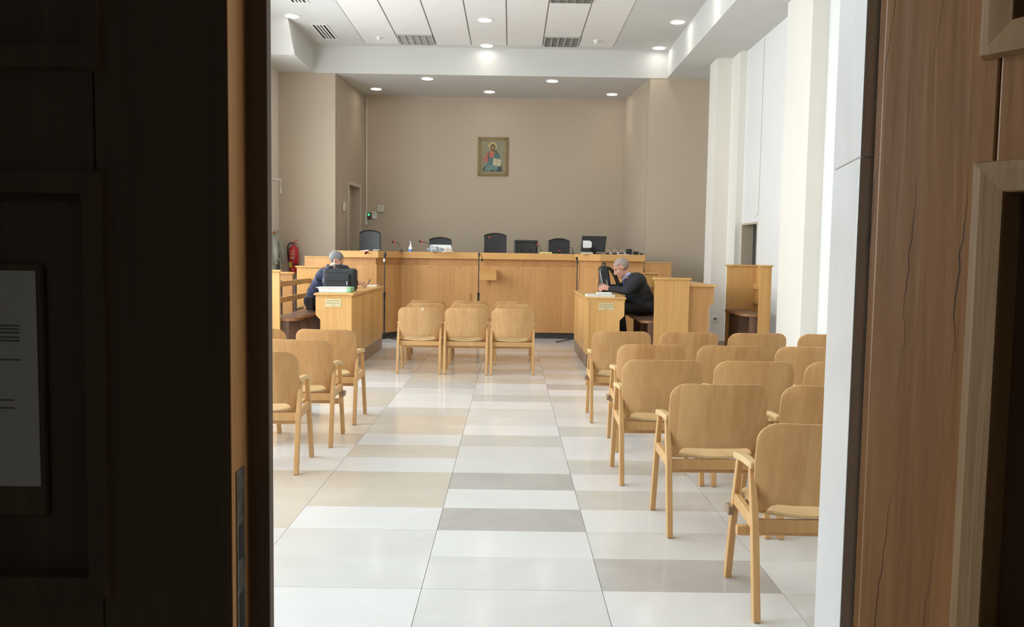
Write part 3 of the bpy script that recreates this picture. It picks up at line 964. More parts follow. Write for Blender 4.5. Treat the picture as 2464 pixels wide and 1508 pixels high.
def pew_seat(t, x_back, x_front, y0, y1, zs):
    """one rounded plywood seat pad with its edge and support"""
    s = 1 if x_front > x_back else -1
    w = abs(x_front - x_back)
    r_ = min(0.13, w * 0.4)
    poly = [(x_back, y0)]
    for k in range(7):
        a = -math.pi / 2 + k * math.pi / 12
        poly.append((x_front - s * r_ + s * r_ * math.cos(a), y0 + r_ + r_ * math.sin(a)))
    for k in range(7):
        a = k * math.pi / 12
        poly.append((x_front - s * r_ + s * r_ * math.cos(a), y1 - r_ + r_ * math.sin(a)))
    poly.append((x_back, y1))
    p = MB().prism(poly, 'z', zs - 0.035, zs - 0.004).build('seat', 'seat_edge', t)
    MB().prism([((x - x_back) * 0.985 + x_back, y) for x, y in poly], 'z', zs - 0.004, zs).build('seat_covering', 'seat_dark', p)
    bx(x_back + s * 0.04, y0 + 0.02, PH, x_front - s * 0.10, y0 + 0.05, zs - 0.035).build('seat_support', 'pew_support', t)
    return p


# pew behind the man in navy
pw = thing('counsel_pew', 'long pew with dark rounded seats behind the man in navy', 'pew', (-2.85, 11.7, PH))
bx(-3.24, 10.56, PH, -2.93, 10.60, 1.235).build('end_panel', 'oak', pw, 0.003)
bx(-3.26, 10.54, 1.235, -2.915, 10.62, 1.262).build('end_cap', 'oak', pw, 0.005)
bx(-3.30, 12.86, PH, -2.90, 12.90, 1.25).build('end_panel', 'oak', pw, 0.003)
bx(-3.32, 12.84, 1.25, -2.88, 12.92, 1.277).build('end_cap', 'oak', pw, 0.005)
for z0 in (1.015, 0.80):
    bx(-3.125, 10.60, z0, -3.095, 12.86, z0 + 0.075).build('back_slat', 'oak', pw, 0.003)
for yy in (11.35, 12.1):
    bx(-3.16, yy, PH, -3.125, yy + 0.05, 1.10).build('back_post', 'dark_support', pw)
for k in range(4):
    pew_seat(pw, -3.09, -2.735, 10.62 + 0.56 * k, 10.62 + 0.56 * k + 0.545, 0.64)
# taller pew end seen behind it, by the coats
t = thing('back_pew', 'second pew end with cap standing behind the first pew by coats', 'pew', (-3.30, 12.2, PH))
bx(-3.50, 12.10, PH, -3.17, 12.14, 1.17).build('end_panel', 'oak_bench', t, 0.003)
bx(-3.52, 12.08, 1.17, -3.15, 12.16, 1.198).build('end_cap', 'oak', t, 0.005)
bx(-3.48, 12.14, 0.62, -3.18, 12.80, 0.65).build('seat', 'seat_dark', t)
bx(-3.44, 12.14, PH, -3.40, 12.80, 0.62).build('seat_support', 'dark_support', t)
# pew behind the man in the suit
pw = thing('counsel_pew', 'pew with wide pale end panel behind the man in a suit', 'pew', (2.0, 12.0, PH))
bx(1.925, 11.06, PH, 2.385, 11.10, 1.195).build('end_panel', 'oak', pw, 0.003)
bx(1.90, 11.04, 1.195, 2.41, 11.12, 1.223).build('end_cap', 'oak', pw, 0.005)
bx(1.95, 13.05, PH, 2.32, 13.09, 1.22).build('end_panel', 'oak', pw, 0.003)
bx(1.93, 13.03, 1.22, 2.34, 13.11, 1.246).build('end_cap', 'oak', pw, 0.005)
for z0 in (0.99, 0.80):
    bx(2.10, 11.10, z0, 2.13, 13.05, z0 + 0.075).build('back_slat', 'oak', pw, 0.003)
for k in range(3):
    pew_seat(pw, 2.10, 1.76, 11.13 + 0.62 * k, 11.13 + 0.62 * k + 0.60, 0.64)
bx(1.90, 11.22, PH, 2.08, 11.25, 0.60).build('seat_support', 'oak', pw)
# second row desk behind that pew
t = thing('second_desk', 'second row counsel desk with notched end behind the suited man', 'desk', (2.58, 12.0, PH))
poly = [(2.40, PH), (2.675, PH), (2.675, 0.84), (2.735, 0.90), (2.735, 1.105), (2.40, 1.105)]
MB().prism(poly, 'y', 11.14, 11.17).build('end_panel', 'oak_bench', t, 0.002)
MB().prism(poly, 'y', 12.97, 13.0).build('end_panel', 'oak_bench', t, 0.002)
bx(2.39, 11.11, 1.105, 2.775, 13.02, 1.133).build('desk_top', 'oak', t, 0.006)
bx(2.40, 11.17, PH, 2.425, 12.97, 1.105).build('modesty_panel', 'oak_bench', t)
# pew along the white wall
pw = thing('wall_pew', 'tall sided pew with dark rounded seats against the white wall', 'pew', (3.45, 11.8, PH))
bx(3.295, 10.98, PH, 3.45, 11.02, 1.385).build('end_post', 'oak', pw, 0.003)
bx(3.155, 12.10, PH, 3.635, 12.14, 1.375).build('end_panel', 'oak', pw, 0.003)
bx(3.135, 12.08, 1.375, 3.64, 12.16, 1.402).build('end_cap', 'oak', pw, 0.004)
bx(3.28, 10.96, 1.385, 3.465, 11.04, 1.41).build('end_cap', 'oak', pw, 0.004)
for z0 in (1.05, 0.84):
    bx(3.54, 11.72, z0, 3.57, 12.10, z0 + 0.08).build('back_slat', 'oak', pw, 0.003)
bx(3.575, 11.7, PH, 3.62, 12.10, 1.372).build('back_board', 'oak', pw)
for k in range(2):
    pew_seat(pw, 3.44, 3.105, 11.05 + 0.525 * k, 11.05 + 0.525 * k + 0.515, 0.755)
MB().box(3.20, 11.60, PH, 3.23, 12.08, 0.715).build('seat_support', 'dark_support', pw)


# ------------------------------------------------------------------ public chairs
def make_chair():
    t = thing('armchair', 'x', 'chair')
    w = 0.265

    def P(u, v):
        ax = w * abs(u)
        rt = 0.085
        zt = 0.83 - (rt - math.sqrt(max(rt * rt - max(0, ax - (w - rt)) ** 2, 0)))
        k = min(max((ax - 0.185) / 0.05, 0), 1)
        zb = 0.468 - 0.045 * k * k * (3 - 2 * k)
        z = zb + (zt - zb) * v
        x = w * u * (1 - 0.085 * max(0, (0.66 - z) / 0.24) ** 1.5)
        y = 0.086 - (z - 0.42) * 0.235 + 0.055 * abs(u) ** 2.6
        return (x, y, z)
    us = [math.sin(math.pi / 2 * (-1 + 2 * i / 22)) for i in range(23)]
    vs = [i / 9 for i in range(10)]
    MB().shell(us, vs, P, (0, 0.014, 0)).build('backrest', 'beech', t, smooth=True, bevel=0.004, local=True)

    def Q(u, v):
        y = 0.10 + 0.36 * v
        hw = 0.232 - 0.05 * (1 - min(1, v / 0.25)) ** 2 - 0.03 * max(0, (v - 0.8) / 0.2) ** 2
        x = hw * u
        z = 0.405 + 0.028 * v - 0.02 * (1 - u * u) - 0.05 * max(0, (v - 0.85)) + 0.022 * (1 - min(1, v / 0.3)) ** 2
        return (x, y, z)
    MB().shell([-1 + 2 * i / 16 for i in range(17)], [i / 26 for i in range(27)], Q, (0, 0, 0.014)).build('seat', 'beech_seat', t, smooth=True, bevel=0.003, local=True)
    for s in (-1, 1):
        mb = MB().beam((s * 0.262, 0.003, 0.0), (s * 0.263, 0.072, 0.40), 0.030, 0.042, (0, 1, 0))
        mb.beam((s * 0.263, 0.072, 0.395), (s * 0.263, 0.140, 0.612), 0.030, 0.042, (0, 1, 0), 0.026, 0.030)
        mb.build('leg', 'beech_rail', t, 0.004, local=True)
        mb = MB().beam((s * 0.262, 0.495, 0.0), (s * 0.263, 0.395, 0.40), 0.030, 0.042, (0, 1, 0))
        mb.beam((s * 0.263, 0.395, 0.395), (s * 0.263, 0.335, 0.605), 0.030, 0.042, (0, 1, 0), 0.026, 0.034)
        mb.build('leg', 'beech_rail', t, 0.004, local=True)

        def A(u, v, s=s):
            y = 0.108 + 0.275 * v
            hw = 0.019 + 0.004 * math.sin(math.pi * v) - 0.004 * (1 - v)
            return (s * 0.263 + hw * u, y, 0.612 - 0.018 * v + 0.008 * math.sin(math.pi * v))
        MB().shell([-1, -0.6, 0, 0.6, 1], [i / 8 for i in range(9)], A, (0, 0, 0.030)).build('armrest', 'beech_seat', t, 0.007, 3, local=True)
        MB().beam((s * 0.262, 0.075, 0.392), (s * 0.262, 0.405, 0.412), 0.024, 0.055, (0, 0, 1)).build('side_rail', 'beech_rail', t, 0.003, local=True)
    MB().beam((-0.25, 0.105, 0.375), (0.25, 0.105, 0.375), 0.022, 0.055).build('cross_rail', 'beech_rail', t, 0.003, local=True)
    MB().beam((-0.25, 0.175, 0.335), (0.25, 0.175, 0.335), 0.035, 0.045).build('cross_rail', 'beech_rail', t, 0.003, local=True)
    MB().beam((-0.25, 0.375, 0.375), (0.25, 0.375, 0.375), 0.022, 0.055).build('cross_rail', 'beech_rail', t, 0.003, local=True)
    return t


proto = make_chair()
GA, GB, GC = 'chairs on the suited man side', 'chairs on the navy man side', 'chairs facing the judges bench'
ordn = ['first', 'second', 'third', 'fourth', 'fifth']
spots = []
rowsR = [(3.33, [1.298]), (4.36, [1.135, 1.732]), (5.365, [1.013, 1.617, 2.215]), (6.30, [1.097, 1.712, 2.315]), (7.39, [1.010, 1.620, 2.235, 2.865])]
for i, (yy, xs) in enumerate(rowsR):
    for j, xx in enumerate(xs):
        rl = ['the row by the marble jamb', 'second row from the marble jamb', 'the middle row', 'second row behind that desk', 'the row right behind that desk'][i]
        spots.append((xx, yy, rng.uniform(-1.2, 1.2) if i else -1.0, 'beech armchair, %s from aisle on suited man side, %s' % (ordn[j], rl), GA))
rowsL = [(5.50, [-1.685]), (6.30, [-1.625, -2.225]), (7.165, [-1.605, -2.215])]
for i, (yy, xs) in enumerate(rowsL):
    for j, xx in enumerate(xs):
        rl = ['third row behind the desk', 'second row behind the desk', 'first row behind the desk'][i]
        spots.append((xx, yy, [1.5, 0.5, -1.0][i], 'beech armchair, %s from aisle on navy man side, %s' % (ordn[j], rl), GB))
rowsC = [(10.26, [-1.127, -0.545, 0.037]), (11.20, [-1.145, -0.545, 0.065]), (11.85, [-1.190, -0.57, 0.045])]
for i, (yy, xs) in enumerate(rowsC):
    for j, xx in enumerate(xs):
        rl = ['back row of the centre block', 'middle row of the centre block', 'front row of the centre block'][i]
        pos = ['navy man side', 'middle place', 'suited man side'][j]
        spots.append((xx, yy, 0.4, 'beech armchair facing the judges bench, %s, %s' % (rl, pos), GC))
chairs = []
for i, (xx, yy, rz, lb, g) in enumerate(spots):
    o = proto if i == 0 else copy_tree(proto)
    o.location = (xx, yy, 0.0)
    o.rotation_euler = (0, 0, R(rz))
    o['label'] = lb
    o['group'] = g
    chairs.append(o)


def connector(ch, s):
    MB().box(s * 0.276, 0.36, 0.335, s * 0.300, 0.43, 0.375).build('link_block', 'plinth', ch, 0.003, local=True)
    MB().box(s * 0.245, 0.16, 0.310, s * 0.310, 0.195, 0.350).build('link_block', 'beech_rail', ch, 0.003, local=True)


for ci, s in ((0, -1), (6, -1), (9, -1), (14, 1), (18, 1)):
    connector(chairs[ci], s)
tp = bx(-0.02, 0.0, 0.0, 0.012, 0.002, 0.03)
o = MB().box(0.03, -0.0085, 0.797, 0.062, -0.0065, 0.829).build('tape_patch', 'tape', chairs[18], local=True)
o['label'] = 'small pale patch of tape near the top edge'


# ------------------------------------------------------------------ black office chairs on the dais
def office_chair(label, xc, zt, w, tufted=False, back_d=15.75):
    t = thing('office_chair', label, 'chair', (xc, back_d + 0.25, 0.6), 0, 'black leather chairs behind the bench')
    x0, x1 = xc - w / 2, xc + w / 2
    zb = 1.12
    bulge = 0.0 if tufted else 0.045

    def P(u, v):
        hw = w / 2 * (1 - (0.04 if not tufted else 0.0) * abs(v - 0.5))
        ztop = zt - bulge * u * u - (0.012 if abs(u) > 0.97 else 0)
        z = zb + (ztop - zb) * v
        return (xc + hw * u, back_d - 0.03 + 0.012 * (1 - u * u) + 0.06 * v, z)
    MB().shell([-1 + i / 8 for i in range(17)], [i / 8 for i in range(9)], P, (0, 0.075, 0)).build('backrest', 'leather', t, 0.010, 2)
    if tufted:
        for xx in (xc - 0.085, xc + 0.085):
            for zz in (zt - 0.19, zt - 0.4):
                MB().ell((xx, back_d - 0.045, zz), (0.02, 0.008, 0.02), 10, 6).build('button', 'rubber', t)
        mb = MB().tube([(x0 + 0.03, back_d - 0.03, zb), (x0 + 0.03, back_d + 0.015, zt - 0.04), (x1 - 0.03, back_d + 0.015, zt - 0.04), (x1 - 0.03, back_d - 0.03, zb)], 0.012, 6)
        mb.build('piping', 'leather', t)
    else:
        mb = MB().tube([Vector(P(-1 + i / 8, 1)) + Vector((0, 0.0, -0.008)) for i in range(17)], 0.013, 6)
        mb.build('piping', 'leather', t)
    MB().box(xc - 0.235, back_d + 0.02, 1.03, xc + 0.235, back_d + 0.52, 1.12).build('seat', 'leather', t, 0.03, 3)
    for s in (-1, 1):
        MB().tube([(xc + s * 0.25, back_d + 0.05, 1.08), (xc + s * 0.262, back_d + 0.1, 1.26), (xc + s * 0.262, back_d + 0.36, 1.26), (xc + s * 0.25, back_d + 0.40, 1.08)], 0.018, 8).build('armrest', 'black', t)
    MB().lathe([(0.03, 0.68), (0.03, 1.03)], (xc, back_d + 0.27, 0), 12).build('gas_column', 'chrome', t)
    for k in range(5):
        a = 2 * math.pi * k / 5
        MB().beam((xc, back_d + 0.27, 0.68), (xc + 0.26 * math.cos(a), back_d + 0.27 + 0.26 * math.sin(a), 0.635), 0.05, 0.035).build('base_arm', 'black', t)
        MB().ell((xc + 0.26 * math.cos(a), back_d + 0.27 + 0.26 * math.sin(a), 0.626), (0.025, 0.025, 0.026), 10, 6).build('castor', 'rubber', t)


office_chair('tall black leather chair nearest the wall doorway', -2.667, 1.92, 0.40)
office_chair('low black leather chair behind the green folder and bag', -1.337, 1.808, 0.43)
office_chair('tall black leather chair at the middle of the bench', -0.298, 1.90, 0.435)
office_chair('square black chair with buttoned back between two rounded chairs', 0.285, 1.776, 0.45, True)
office_chair('low black leather chair next to the computer monitor', 0.911, 1.817, 0.41)

# ------------------------------------------------------------------ things on the bench counter
ZT = ZB1


def gooseneck(label, base, head_px, d_, red=True):
    """small desk microphone: foot, stem, head with a red ring"""
    hp = at(head_px[0], head_px[1], d_)
    t = thing('desk_microphone', label, 'microphone', base, 0, 'desk microphones on the bench')
    b_ = Vector(base)
    MB().lathe([(0, 0), (0.045, 0), (0.04, 0.018), (0.012, 0.024), (0, 0.024)], base, 16).build('foot', 'black', t)
    mid_ = Vector((b_.x + (hp.x - b_.x) * 0.12, b_.y, b_.z + (hp.z - b_.z) * 0.62))
    pts = []
    for i in range(9):
        k = i / 8
        pts.append((1 - k) ** 2 * b_ + 2 * k * (1 - k) * (mid_ + Vector((0, 0, 0.06))) + k * k * hp)
    MB().tube(pts, [0.009, 0.007] + [0.005] * 7, 6).build('stem', 'black', t)
    dr_ = (pts[-1] - pts[-2]).normalized()
    MB().tube([hp - dr_ * 0.01, hp + dr_ * 0.045], [0.016, 0.018], 10).build('mic_head', 'rubber', t)
    if red:
        MB().tube([hp - dr_ * 0.012, hp + dr_ * 0.006], [0.021, 0.021], 10).build('light_ring', 'red_dot', t)


p = at(965, 603, 14.75)
gooseneck('desk microphone with red ring between tall chair and sanitizer bottle', (p.x, 14.75, ZT), (949, 582), 14.75)
p = at(1046, 603, 14.8)
gooseneck('desk microphone in front of the green folder', (p.x, 14.8, ZT), (1014, 581), 14.8, True)
p = at(1178, 603, 15.2)
gooseneck('desk microphone in front of the middle tall chair', (p.x, 15.25, ZT), (1178, 570), 15.25)
p = at(1302, 603, 15.2)
gooseneck('desk microphone beside the buttoned square chair', (p.x, 15.25, ZT), (1292, 588), 15.25)
p = at(1352, 606, 15.2)
gooseneck('desk microphone in front of the chair next to the monitor', (p.x, 15.2, ZT), (1347, 604), 15.2)
p = at(896, 604, 14.4)
gooseneck('desk microphone drooping over the counter edge by tall chair', (p.x, 14.27, ZT), (882, 607), 14.13)
t = thing('desk_microphone', 'thin black arched microphone stem just beside the monitor', 'microphone', at(1378, 606, 14.9) * 1.0, 0, 'desk microphones on the bench')
t.location.z = ZT
t['_o'] = tuple(t.location)
q = Vector(t.location)
MB().lathe([(0, 0), (0.03, 0), (0.03, 0.015), (0, 0.015)], q, 12).build('foot', 'black', t)
MB().tube([q + Vector((0.0, 0, 0)), q + Vector((0.0, 0, 0.07)), q + Vector((-0.015, 0, 0.11)), q + Vector((-0.045, 0, 0.115)), q + Vector((-0.07, 0, 0.105))], [0.009, 0.008, 0.005, 0.005, 0.005], 6).build('stem', 'black', t)

# sanitizer bottle
p = at(988, 600, 14.7)
t = thing('sanitizer_bottle', 'white pump sanitizer bottle with blue gel in the bottom', 'bottle', (p.x, 14.7, ZT))
c = (p.x, 14.7, ZT)
MB().lathe([(0, 0), (0.034, 0), (0.035, 0.005), (0.035, 0.038), (0, 0.038)], c, 18).build('gel', 'sanit_blue', t, smooth=False)
MB().lathe([(0, 0.038), (0.035, 0.038), (0.034, 0.07), (0.022, 0.095), (0.014, 0.10), (0.014, 0.11), (0, 0.11)], c, 18).build('bottle_body', 'white_pl', t)
MB().lathe([(0, 0.11), (0.018, 0.11), (0.018, 0.13), (0.006, 0.135), (0.006, 0.16), (0, 0.16)], c, 14).build('pump_collar', 'white_pl', t)
MB().ell((c[0] - 0.004, c[1], ZT + 0.168), (0.015, 0.012, 0.012), 12, 6).build('pump_head', 'white_pl', t)

# green folder, plastic bag, beige folder in front of the low chair
p0, p1 = at(1034, 588, 14.95), at(1086, 604, 14.95)
t = thing('green_folder', 'white and green folder propped up on the bench counter', 'folder', ((p0.x + p1.x) / 2, 14.95, ZT))
MB().hexa([(p0.x + 0.02, 14.90, ZT), (p1.x + 0.02, 14.90, ZT), (p1.x + 0.02, 14.915, ZT), (p0.x + 0.02, 14.915, ZT), (p0.x, 14.98, ZT + 0.135), (p1.x - 0.01, 14.98, ZT + 0.13), (p1.x - 0.01, 14.995, ZT + 0.13), (p0.x, 14.995, ZT + 0.135)]).build('cover', 'paper', t)
MB().hexa([(p0.x - 0.002, 14.972, ZT + 0.117), (p1.x - 0.012, 14.972, ZT + 0.112), (p1.x - 0.012, 14.974, ZT + 0.112), (p0.x - 0.002, 14.974, ZT + 0.117), (p0.x - 0.002, 14.979, ZT + 0.136), (p1.x - 0.012, 14.979, ZT + 0.131), (p1.x - 0.012, 14.981, ZT + 0.131), (p0.x - 0.002, 14.981, ZT + 0.136)]).build('spine_band', 'green', t)
mb = MB()
rg = random.Random(5)
c0 = at(1049, 600, 14.8)
mb.ell((c0.x + 0.01, 14.60, ZT + 0.036), (0.15, 0.08, 0.042), 26, 14)
mb.v = [(x + rg.uniform(-0.012, 0.012), y + rg.uniform(-0.012, 0.012), max(ZT + 0.001, z + rg.uniform(-0.012, 0.018))) for x, y, z in mb.v]
tag(mb.build('plastic_bag', 'film'), 'crumpled grey plastic bag lying before the green folder', 'bag')
c0 = at(1080, 602, 14.75)
o = MB().hexa([(c0.x - 0.03, 14.70, ZT), (c0.x + 0.07, 14.66, ZT), (c0.x + 0.09, 14.70, ZT + 0.006), (c0.x - 0.01, 14.74, ZT + 0.006), (c0.x - 0.075, 14.80, ZT + 0.07), (c0.x + 0.0, 14.78, ZT + 0.075), (c0.x + 0.005, 14.79, ZT + 0.08), (c0.x - 0.07, 14.81, ZT + 0.075)]).build('beige_folder', 'beige_card')
tag(o, 'beige card folder leaning by the crumpled plastic bag', 'folder')
for k in range(4):
    c0 = at(882 + 8 * k, 603, 14.45)
    o = MB().hexa([(c0.x - 0.11, 14.42, ZT + 0.0065 * k), (c0.x + 0.09, 14.40 + 0.02 * k, ZT + 0.0065 * k), (c0.x + 0.11, 14.68, ZT + 0.0065 * k), (c0.x - 0.10, 14.70 - 0.02 * k, ZT + 0.0065 * k),
                  (c0.x - 0.11, 14.42, ZT + 0.0065 * k + 0.006), (c0.x + 0.09, 14.40 + 0.02 * k, ZT + 0.0065 * k + 0.006), (c0.x + 0.11, 14.68, ZT + 0.0065 * k + 0.006), (c0.x - 0.10, 14.70 - 0.02 * k, ZT + 0.0065 * k + 0.006)]).build('paper_bundle', 'paper')
    tag(o, ['lowest', 'second lowest', 'second highest', 'topmost'][k] + ' white paper bundle before the tall chair by the doorway', 'papers', 'white papers on the bench wing')
c0 = at(1313, 607, 15.05)
o = bx(c0.x - 0.11, 14.95, ZT, c0.x + 0.11, 15.2, ZT + 0.028).build('yellow_folder', 'yellow_card', bevel=0.004)
tag(o, 'pale yellow folder lying before the low chair by the monitor', 'folder')

# computer monitor, seen from behind
mp0, mp1 = at(1397, 606, 14.62), at(1461, 568, 14.62)
t = thing('computer_monitor', 'black computer monitor seen from the back with white sticker', 'monitor', ((mp0.x + mp1.x) / 2, 14.66, ZT))
sk = 0.03
yb = 14.62
MB().hexa([(mp0.x, yb - 0.02, mp0.z + 0.005), (mp1.x - sk, yb + 0.02, mp0.z + 0.003), (mp1.x - sk, yb + 0.055, mp0.z + 0.003), (mp0.x, yb + 0.015, mp0.z + 0.005),
           (mp0.x + sk * 0.8, yb + 0.02, mp1.z), (mp1.x, yb + 0.06, mp1.z), (mp1.x, yb + 0.095, mp1.z), (mp0.x + sk * 0.8, yb + 0.055, mp1.z)]).build('screen_housing', 'black', t, 0.006)
s0, s1 = at(1403, 596, yb - 0.02), at(1424, 579, yb - 0.02)
st = MB().prism([(s0.x, s0.z), (s1.x, s0.z), (s1.x, s1.z - 0.025), (s1.x - 0.035, s1.z), (s0.x - 0.005, s1.z), (s0.x - 0.005, s0.z + 0.02)], 'y', yb - 0.026, yb - 0.018).build('sticker', 'paper', t)
MB().beam((mp0.x + 0.25, yb + 0.02, ZT + 0.02), (mp0.x + 0.2, yb - 0.02, ZT + 0.13), 0.07, 0.025, (0, 1, 0)).build('stand', 'black', t)
bx(mp0.x + 0.12, yb - 0.05, ZT, mp0.x + 0.36, yb + 0.15, ZT + 0.015).build('foot', 'black', t, 0.005)
s0 = at(1440, 598, yb - 0.01)
bx(s0.x, yb - 0.03, s0.z - 0.012, s0.x + 0.06, yb - 0.005, s0.z + 0.012).build('plug', 'tie', t)
# grey base unit under it
o = bx(mp0.x - 0.0, 14.42, ZT, mp0.x + 0.20, 14.56, ZT + 0.03).build('keyboard_box', 'cream_pl', bevel=0.004)
tag(o, 'flat pale box lying under the computer monitor edge', 'box')
# curled microphone cables and small speakers to the end of the counter
for k, px_ in enumerate((1464, 1482, 1499)):
    c0 = at(px_, 607, 14.55)
    lb = ['curled cable microphone right beside the monitor', 'curled cable microphone in the middle of the three', 'curled cable microphone next to the black box speaker'][k]
    t = thing('coiled_microphone', lb, 'microphone', (c0.x, 14.55, ZT), 0, 'curled cable microphones')
    MB().ell((c0.x - 0.02, 14.55, ZT + 0.014), (0.036, 0.036, 0.016), 14, 8).build('base', 'black', t)
    pts = [(c0.x - 0.05 + 0.085 * i / 8, 14.55, ZT + 0.015 + 0.075 * math.sin(math.pi * min(1, 0.15 + i / 9.5))) for i in range(9)]
    MB().tube(pts, 0.004, 6).build('cable_loop', 'cream_pl', t)
    MB().tube([pts[-2], (pts[-1][0] + 0.012, 14.55, ZT + 0.012)], 0.009, 6).build('plug', 'white_pl', t)
for k, (x0_, x1_, yt, lb) in enumerate(((1507, 1521, 599, 'black box speaker standing on the counter end'), (1524, 1537, 605, 'small brown grey box beside the black box speaker'), (1540, 1548, 609, 'tiny dark knob box at the very end of the counter'))):
    a, b_ = at(x0_, 610, 14.5), at(x1_, yt, 14.5)
    t = thing('counter_speaker', lb, 'speaker', ((a.x + b_.x) / 2, 14.52, ZT))
    zt_ = max(b_.z, ZT + 0.012)
    MB().hexa([(a.x, 14.47, ZT), (b_.x - 0.01, 14.47, ZT), (b_.x - 0.01, 14.55, ZT), (a.x, 14.55, ZT), (a.x - 0.006, 14.48, zt_), (b_.x, 14.48, zt_), (b_.x, 14.55, zt_), (a.x - 0.006, 14.55, zt_)]).build('case', ['black', 'dark_support', 'skirt'][k], t, 0.004)
    bx(a.x + 0.01, 14.466, ZT + 0.006, b_.x - 0.02, 14.472, zt_ - 0.008).build('grille', 'rubber', t)
o = bx(1.86, 14.40, ZT, 2.05, 14.54, ZT + 0.008).build('paper_bundle', 'paper')
tag(o, 'white sheets lying under the curled cable microphones', 'papers')
a = at(1541, 634, 14.27)
t = thing('cable_box', 'small dark box with pale side under the counter end', 'box', (a.x, 14.30, 1.405))
bx(a.x - 0.03, 14.27, 1.407 - 0.002, a.x + 0.03, 14.33, 1.409 + 0.0).build('base', 'skirt', t)


# ------------------------------------------------------------------ microphone stands on the floor
def mic_stand(label, x, y, ztop, feet_angles, head):
    t = thing('microphone_stand', label, 'microphone stand', (x, y, 0), 0, 'floor microphone stands')
    MB().tube([(x, y, 0.06), (x, y, 0.75)], 0.014, 8).build('lower_tube', 'black', t)
    MB().tube([(x, y, 0.75), (x, y, ztop)], 0.009, 8).build('upper_tube', 'black', t)
    MB().tube([(x, y, 0.70), (x, y, 0.84)], [0.018, 0.024], 10).build('clutch', 'black', t)
    for a in feet_angles:
        e = Vector((x + 0.32 * math.cos(R(a)), y + 0.32 * math.sin(R(a)), 0.014))
        l = MB().tube([(x, y, 0.085), e], [0.012, 0.010], 8).build('leg', 'black', t)
        MB().ell(e, (0.022, 0.022, 0.014), 10, 6).build('rubber_foot', 'rubber', l)
    MB().lathe([(0.0, 0.05), (0.028, 0.05), (0.028, 0.12), (0, 0.12)], (x, y, 0), 12).build('hub', 'black', t)
    if head == 'droop':
        pts = [(x, y, ztop), (x + 0.02, y, ztop + 0.012), (x + 0.045, y, ztop - 0.02), (x + 0.055, y, ztop - 0.08)]
        MB().tube(pts, 0.005, 6).build('gooseneck', 'black', t)
        MB().ell((x + 0.056, y, ztop - 0.10), (0.020, 0.020, 0.023), 12, 8).build('mic_head', 'rubber', t)
        MB().tube([(x, y, ztop - 0.05), (x, y, ztop + 0.02)], 0.017, 8).build('holder', 'black', t)
    elif head == 'left':
        pts = [(x - 0.0, y, ztop), (x + 0.02, y, ztop + 0.03), (x - 0.005, y, ztop + 0.09), (x - 0.07, y, ztop + 0.115)]
        MB().tube(pts, 0.006, 6).build('gooseneck', 'black', t)
        MB().tube([(x, y, ztop - 0.05), (x + 0.012, y, ztop + 0.05)], [0.012, 0.026], 10).build('mic_head', 'rubber', t)
        MB().tube([(x, y, ztop - 0.09), (x, y, ztop - 0.04)], 0.02, 8).build('holder', 'chrome', t)
    else:
        MB().tube([(x, y, ztop), (x - 0.018, y, ztop + 0.05)], [0.016, 0.022], 10).build('mic_head', 'rubber', t)
        MB().tube([(x, y, ztop - 0.06), (x, y, ztop)], 0.014, 8).build('holder', 'black', t)
        pts = [(x + 0.01, y, ztop - 0.02), (x + 0.035, y, ztop - 0.08), (x + 0.045, y, ztop - 0.2), (x + 0.03, y, ztop - 0.4), (x + 0.016, y, ztop - 0.55)]
        MB().tube(pts, 0.004, 6).build('cable', 'black', t)


a = at(925, 640, 13.95)
mic_stand('floor microphone stand by the desk of the man in navy', a.x, 13.95, 1.44, (255, 15, 135), 'left')
a = at(1152, 640, 14.25)
mic_stand('floor microphone stand before the little shelf of the bench', a.x, 14.25, 1.50, (270, 30, 150), 'droop')
a = at(1389, 640, 14.2)
mic_stand('floor microphone stand by the desk of the suited man', a.x, 14.2, 1.42, (178, 300, 60), 'plain')
# thin cables hanging on the bench front
pts = [at(937, 703, 14.42), at(941, 722, 14.42), at(940, 748, 14.42), at(935, 771, 14.40), at(928, 750, 14.40), at(926, 730, 14.38)]
tag(MB().tube(pts, 0.005, 6).build('hanging_cable', 'seat_edge'), 'thin brown cable loop hanging on the angled bench front', 'cable')
pts = [at(1131, 706, 14.86), at(1131.5, 716, 14.86), at(1131, 730, 14.86)]
tag(MB().tube(pts, 0.008, 6).build('hanging_cable', 'seat_edge'), 'short brown cable end on the bench front behind chairs', 'cable')

# ------------------------------------------------------------------ things on the walls
# icon painting
q0, q1 = at(1149.5, 423, DB), at(1223, 331, DB)
fx0, fx1, fz0, fz1 = q0.x, q1.x, q0.z, q1.z
t = thing('framed_painting', 'gilt framed painting of a haloed robed figure with open book', 'painting', ((fx0 + fx1) / 2, DB, fz0))
fw = 0.058
yf = DB - 0.035


def rel(u, v):
    return (fx0 + (fx1 - fx0) * u, fz0 + (fz1 - fz0) * v)


